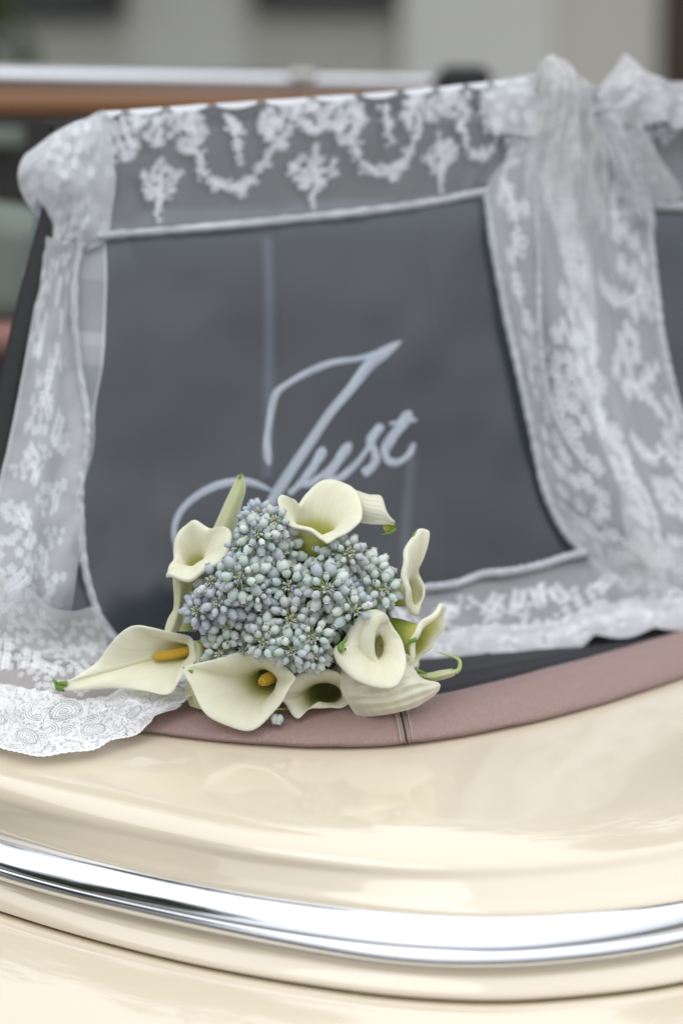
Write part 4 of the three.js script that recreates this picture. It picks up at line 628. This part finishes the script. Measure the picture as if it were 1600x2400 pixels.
  const sr = [[[-60, 1350, 26], [40, 1395, 34], [130, 1455, 30], [215, 1440, 14], [300, 1522, 6], [420, 1556, 4], [520, 1580, 3]], [[-80, 1450, 26], [20, 1485, 26], [130, 1535, 18], [230, 1540, 10], [310, 1568, 5], [410, 1585, 4], [500, 1600, 3]], [[-100, 1560, 3, 'd'], [10, 1572, 7, 'd'], [120, 1585, 6, 'd'], [230, 1596, 5, 'd'], [310, 1605, 4, 'd'], [390, 1617, 4, 'd'], [480, 1630, 3, 'd']], [[-110, 1640, 2, 'd'], [0, 1650, 3, 'd'], [110, 1655, 3, 'd'], [220, 1655, 3, 'd'], [305, 1650, 3, 'd'], [380, 1645, 3, 'd'], [455, 1645, 3, 'd']], [[-120, 1700, 1, 'd'], [-10, 1715, 1.5, 'd'], [95, 1726, 2, 'd'], [210, 1718, 2, 'd'], [290, 1695, 2, 'd'], [355, 1675, 2, 'd'], [430, 1655, 2, 'd']], [[-130, 1750, 0.5, 'd'], [-20, 1768, 1, 'd'], [90, 1788, 1, 'd'], [235, 1774, 1, 'd'], [325, 1730, 1, 'd'], [370, 1690, 1, 'd'], [425, 1661, 1, 'd']]];
  { const f = gridFn(sr.map((r) => r.map((c) => P3(c)))), N2 = V(0, 1, 0.3).normalize(); LA('lace_border', surf((u, v) => f(u, v).addScaledVector(N2, 0.0016 * (1 + Math.sin(u * 17 + 4 * v)) * Math.sin(Math.PI * v) + 0.0026 * (1 + noise.noise(u * 7, v * 8, 5)) * (1 - 0.75 * v) + 0.0008 * (1 + Math.sin(u * 41 - v * 23))), 110, 110, { uvs: (u, v) => [u, 1 - v] }), sp, t); }
}
// 3. centre swag with its knot
{
  const t = laceThing = thing('lace_scarf', 'white lace swag knotted at the window top, falling in soft folds', 'lace', onWin(1300, 500));
  const m = laceMat(1024, 2048, (c, w, h) => {
    net(c, w, h, 0.42, 8); SOFT = 1.1;
    for (let k = 0; k < 9; k++) { c.fillStyle = W(0.05); c.fillRect(rnd() * w, 0, rr(40, 150), h); }
    spray(c, [[150, 100], [90, 300], [170, 500], [110, 700], [180, 900]], 40, 2);
    for (let k = 0; k < 16; k++) { const y = 150 + k * 118; cluster(c, w * (0.80 + 0.08 * Math.sin(k * 1.7)), y, 100, 60, 12, 34); if (k % 2) spray(c, [[w * 0.62, y - 60], [w * 0.72, y], [w * 0.9, y - 40]], 34, 2); }
    for (let k = 0; k < 10; k++) cluster(c, w * 0.2, 900 + k * 118, 130, 80, 16, 36);
    for (let k = 0; k < 60; k++) cluster(c, w * (0.44 + 0.03 * Math.sin(k / 5)) , k * 34, 70 + 24 * Math.sin(k / 3.1), 40, 5, 36);
    c.fillStyle = W(0.32); c.beginPath(); c.moveTo(w * 0.34, 0); for (let y = 0; y <= h; y += 8) c.lineTo(w * (0.37 + 0.03 * Math.sin(y / 90)), y); for (let y = h; y >= 0; y -= 8) c.lineTo(w * (0.50 + 0.05 * Math.sin(y / 105 + 1)), y); c.fill();
    cluster(c, w * 0.5, h - 260, w * 0.5, 260, 150, 42); c.fillStyle = W(0.25); c.fillRect(0, h - 520, w, 520); SOFT = 1; for (let y = h - 330; y < h; y += 4) { c.fillStyle = 'rgba(0,0,0,' + (y - h + 330) / 330 * 0.97 + ')'; c.fillRect(0, y, w, 4); }
  });
  const rows = [[[1240, 250, 6], [1262, 250, 14], [1290, 250, 18], [1318, 250, 18], [1340, 250, 12], [1362, 250, 6]], [[1196, 350, 8], [1230, 350, 16], [1280, 345, 22], [1335, 350, 20], [1385, 355, 14], [1430, 350, 6]], [[1128, 455, 8], [1195, 440, 16], [1270, 420, 26], [1360, 430, 22], [1440, 450, 14], [1510, 470, 6]], [[1150, 600, 8], [1215, 600, 18], [1290, 600, 30], [1375, 610, 20], [1450, 610, 14], [1520, 610, 6]], [[1185, 760, 8], [1240, 770, 18], [1315, 780, 30], [1395, 790, 18], [1470, 790, 14], [1540, 780, 6]], [[1215, 900, 8], [1270, 920, 18], [1350, 940, 32], [1430, 950, 20], [1510, 940, 14], [1570, 920, 6]], [[1240, 1030, 8], [1300, 1070, 20], [1390, 1090, 34], [1470, 1100, 24], [1550, 1080, 16], [1620, 1050, 8]], [[1268, 1150, 8], [1340, 1200, 20], [1440, 1220, 32], [1530, 1220, 26], [1620, 1200, 18], [1700, 1170, 10]], [[1310, 1240, 8], [1390, 1290, 16], [1490, 1320, 24], [1590, 1320, 22], [1680, 1310, 16], [1780, 1290, 10]], [[1355, 1300, 8], [1430, 1350, 12], [1530, 1380, 16], [1640, 1390, 16], [1740, 1390, 14], [1850, 1390, 10]], [[1400, 1390, 14], [1470, 1420, 16], [1550, 1440, 18], [1650, 1440, 18], [1750, 1440, 16], [1860, 1440, 14]]];
  LA('lace_net', cloth(rows, 120, 220, (u, v) => 0.0045 * Math.sin(u * 22 + v * 6 + 1.5 * Math.sin(v * 9)) * Math.sin(Math.PI * Math.min(1, u * 1.1)) + 0.002 * noise.noise(u * 6, v * 14, 8)), m, t);
  hem([[1130, 462, 9], [1148, 590, 9], [1180, 760, 9], [1212, 900, 9], [1240, 1030, 9], [1266, 1150, 9], [1306, 1240, 9], [1358, 1302, 9]], 0.0030, t);
  hem([[1505, 470, 7], [1518, 610, 7], [1538, 780, 7], [1568, 920, 7], [1600, 1020, 8], [1660, 1120, 10]], 0.0032, t);
  hem([[1225, 470, 24], [1232, 600, 26], [1236, 760, 24], [1250, 900, 22], [1285, 1020, 24], [1340, 1110, 26]], 0.0024, t);
  const km = laceMat(1024, 1024, (c, w, h) => { net(c, w, h, 0.66, 8); for (let k = 0; k < 60; k++) cluster(c, rnd() * w, rnd() * h, 90, 70, 5, rr(30, 46));
    for (let y = 480; y < h; y += 4) { c.fillStyle = 'rgba(0,0,0,' + 0.035 * ((y - 480) / 544) + ')'; c.fillRect(0, y, w, h); } }, { color: [0.68, 0.68, 0.67] });
  const knot = [[[1252, 168, 6], [1268, 140, 4], [1298, 131, 2], [1330, 158, 2], [1344, 190, 4]], [[1240, 200, 14], [1262, 192, 24], [1300, 186, 26], [1338, 200, 20], [1356, 224, 12]], [[1236, 240, 18], [1262, 235, 36], [1300, 232, 40], [1336, 240, 32], [1362, 252, 14]], [[1226, 320, 16], [1262, 320, 34], [1308, 320, 40], [1352, 330, 32], [1392, 340, 14]], [[1212, 430, 12], [1258, 440, 30], [1315, 450, 38], [1372, 450, 30], [1425, 450, 10]], [[1214, 570, 12], [1268, 590, 28], [1325, 600, 36], [1385, 600, 28], [1440, 590, 10]], [[1230, 720, 12], [1285, 740, 26], [1340, 750, 34], [1400, 750, 26], [1460, 740, 10]]];
  LA('gathered_knot', cloth(knot, 70, 90, (u, v) => 0.005 * Math.sin(u * 13 + 4 * Math.sin(v * 4.3)) * Math.min(1, v * 3) + 0.0025 * Math.sin(u * 31 + v * 9) + 0.004 * noise.noise(u * 4, v * 6, 9)), km, t);
  const fold = [[[1360, 330, 26], [1400, 320, 30], [1440, 330, 24]], [[1400, 420, 28], [1440, 430, 34], [1490, 440, 24]], [[1450, 520, 22], [1480, 540, 28], [1520, 560, 18]]];
  LA('fold', cloth(fold, 30, 30, (u) => 0.004 * Math.sin(u * 12)), m, t);
  // white flap over the window's top edge
  const flap = [[[1110, 208, -20], [1180, 192, -18], [1260, 190, -12], [1340, 205, -12], [1420, 212, -12]], [[1110, 204, -2], [1180, 186, 0], [1260, 186, 10], [1340, 204, 6], [1420, 212, 6]], [[1120, 235, 12], [1180, 230, 14], [1260, 235, 18], [1340, 232, 16], [1420, 240, 14]], [[1140, 330, 14], [1190, 330, 18], [1250, 330, 20], [1330, 280, 16], [1420, 280, 12]]];
  LA('gathered_knot', cloth(flap, 50, 40, (u, v) => 0.003 * Math.sin(u * 14 + v * 6)), laceMat(512, 512, (c, w, h) => { net(c, w, h, 0.55, 8); c.fillStyle = W(0.6); c.fillRect(0, 0, w, 170); for (let k = 0; k < 40; k++) blossom(c, rnd() * w, rr(150, h), rr(20, 36)); }), t);
}
// 4. second gathered piece on the top edge, far right
{
  const t = laceThing = thing('lace_scarf', 'white lace gathered to a peak on the window top at far right', 'lace', onWin(1520, 320));
  const km = laceMat(1024, 1024, (c, w, h) => { net(c, w, h, 0.66, 8); for (let k = 0; k < 60; k++) blossom(c, rnd() * w, rnd() * h, rr(26, 46)); }, { color: [0.80, 0.80, 0.82] });
  const pk = [[[1400, 205, 4], [1436, 160, 6], [1453, 133, 8], [1475, 160, 10], [1520, 195, 8], [1570, 194, 4], [1650, 194, 0], [1750, 198, -4]], [[1385, 235, 12], [1430, 205, 24], [1460, 190, 30], [1490, 200, 28], [1535, 215, 26], [1585, 212, 16], [1660, 212, 10], [1750, 215, 4]], [[1390, 280, 16], [1430, 270, 34], [1470, 260, 42], [1510, 270, 40], [1555, 280, 30], [1600, 290, 22], [1670, 290, 14], [1750, 290, 8]], [[1400, 310, 14], [1440, 320, 30], [1480, 325, 42], [1520, 330, 44], [1565, 330, 34], [1610, 330, 24], [1680, 330, 16], [1750, 330, 10]]];
  LA('gathered_knot', cloth(pk, 80, 60, (u, v) => 0.005 * Math.sin(u * 24 + v * 6) * v + 0.003 * noise.noise(u * 7, v * 6, 3)), km, t);
  const m = laceMat(1024, 768, (c, w, h) => { net(c, w, h, 0.22, 8); for (let k = 0; k < 3; k++) { spray(c, [[150 + k * 330, 80], [160 + k * 330, 300], [200 + k * 330, 520]], 34, 2); cluster(c, 300 + k * 330, 240, 110, 160, 30, 32); } });
  LA('lace_net', cloth([[[1460, 210, 4], [1560, 204, 4], [1660, 204, 4], [1780, 210, 4]], [[1470, 330, 8], [1560, 330, 9], [1660, 330, 9], [1780, 330, 8]], [[1480, 480, 5], [1560, 484, 5], [1660, 486, 5], [1780, 486, 5]]], 40, 40, (u, v) => 0.002 * Math.sin(u * 20)), m, t);
  hem([[1480, 486, 6], [1540, 488, 6], [1640, 489, 6], [1780, 490, 6]], 0.0032, t);
  const sk = [[[1330, 300, 20], [1390, 290, 26], [1450, 300, 30]], [[1380, 370, 24], [1440, 370, 32], [1500, 380, 30]], [[1440, 440, 20], [1490, 440, 26], [1560, 430, 20]], [[1480, 500, 12], [1520, 490, 16], [1590, 470, 12]]];
  LA('fold', cloth(sk, 30, 40, (u, v) => 0.004 * Math.sin(u * 14 + v * 5)), km, t);
}
// 5. border along the window's lower right
{
  const t = laceThing = thing('lace_scarf', 'white lace border along the lower right of the window above the black rubber gasket', 'lace', onWin(1250, 1450));
  const m = laceMat(2048, 768, (c, w, h) => {
    net(c, w, h, 0.42, 8); SOFT = 1.5;
    for (let k = 0; k < 12; k++) { leafy(c, 60 + k * 175, 300, 190, rr(-1.2, 1.2)); cluster(c, 90 + k * 175, 250 + 70 * Math.sin(k * 2.2), 80, 70, 12, 30); }
    for (let k = 0; k < 9; k++) { paisley(c, 130 + k * 230, 520 + 20 * Math.sin(k * 3), 120, rr(-0.5, 0.5), k % 2 ? 1 : -1); cluster(c, 10 + k * 230, 560, 60, 90, 16, 30); cluster(c, 130 + k * 230, 400, 90, 40, 10, 28); }
    c.fillStyle = W(0.46); c.fillRect(0, 400, w, h); SOFT = 1;
    c.fillStyle = '#000'; c.beginPath(); c.moveTo(0, h); for (let x = 0; x <= w; x += 4) c.lineTo(x, h - 96 + 78 * Math.abs(Math.sin(x / w * Math.PI * 6 + 0.9)) + 5 * Math.abs(Math.sin(x / 9))); c.lineTo(w, h); c.fill();
  }, { color: [0.90, 0.905, 0.92] });
  const X = [900, 1000, 1100, 1200, 1290, 1380, 1480, 1600, 1760], T = [1392, 1384, 1366, 1350, 1330, 1310, 1306, 1300, 1290], Bm = [1580, 1568, 1552, 1562, 1560, 1512, 1500, 1482, 1460];
  const rows = [0, 0.35, 0.7, 1].map((v, r) => X.map((x, k) => [x + (k < 2 ? v * 30 : 0), T[k] + (Bm[k] - T[k]) * v, [5, 9, 14, 16][r]]));
  LA('lace_border', cloth(rows, 130, 50, (u, v) => 0.0008 * Math.sin(u * 30 + v * 4) + 0.0008 * noise.noise(u * 20, v * 5, 6)), m, t);
  hem([[880, 1400, 6], [985, 1382, 7], [1060, 1372, 7], [1120, 1350, 8], [1180, 1344, 8], [1250, 1330, 8], [1320, 1308, 9], [1358, 1300, 10]], 0.0034, t);
}
scene.traverse((o) => { if (o.isMesh) { o.castShadow = true; o.receiveShadow = true; } });
renderer.render(scene, camera);
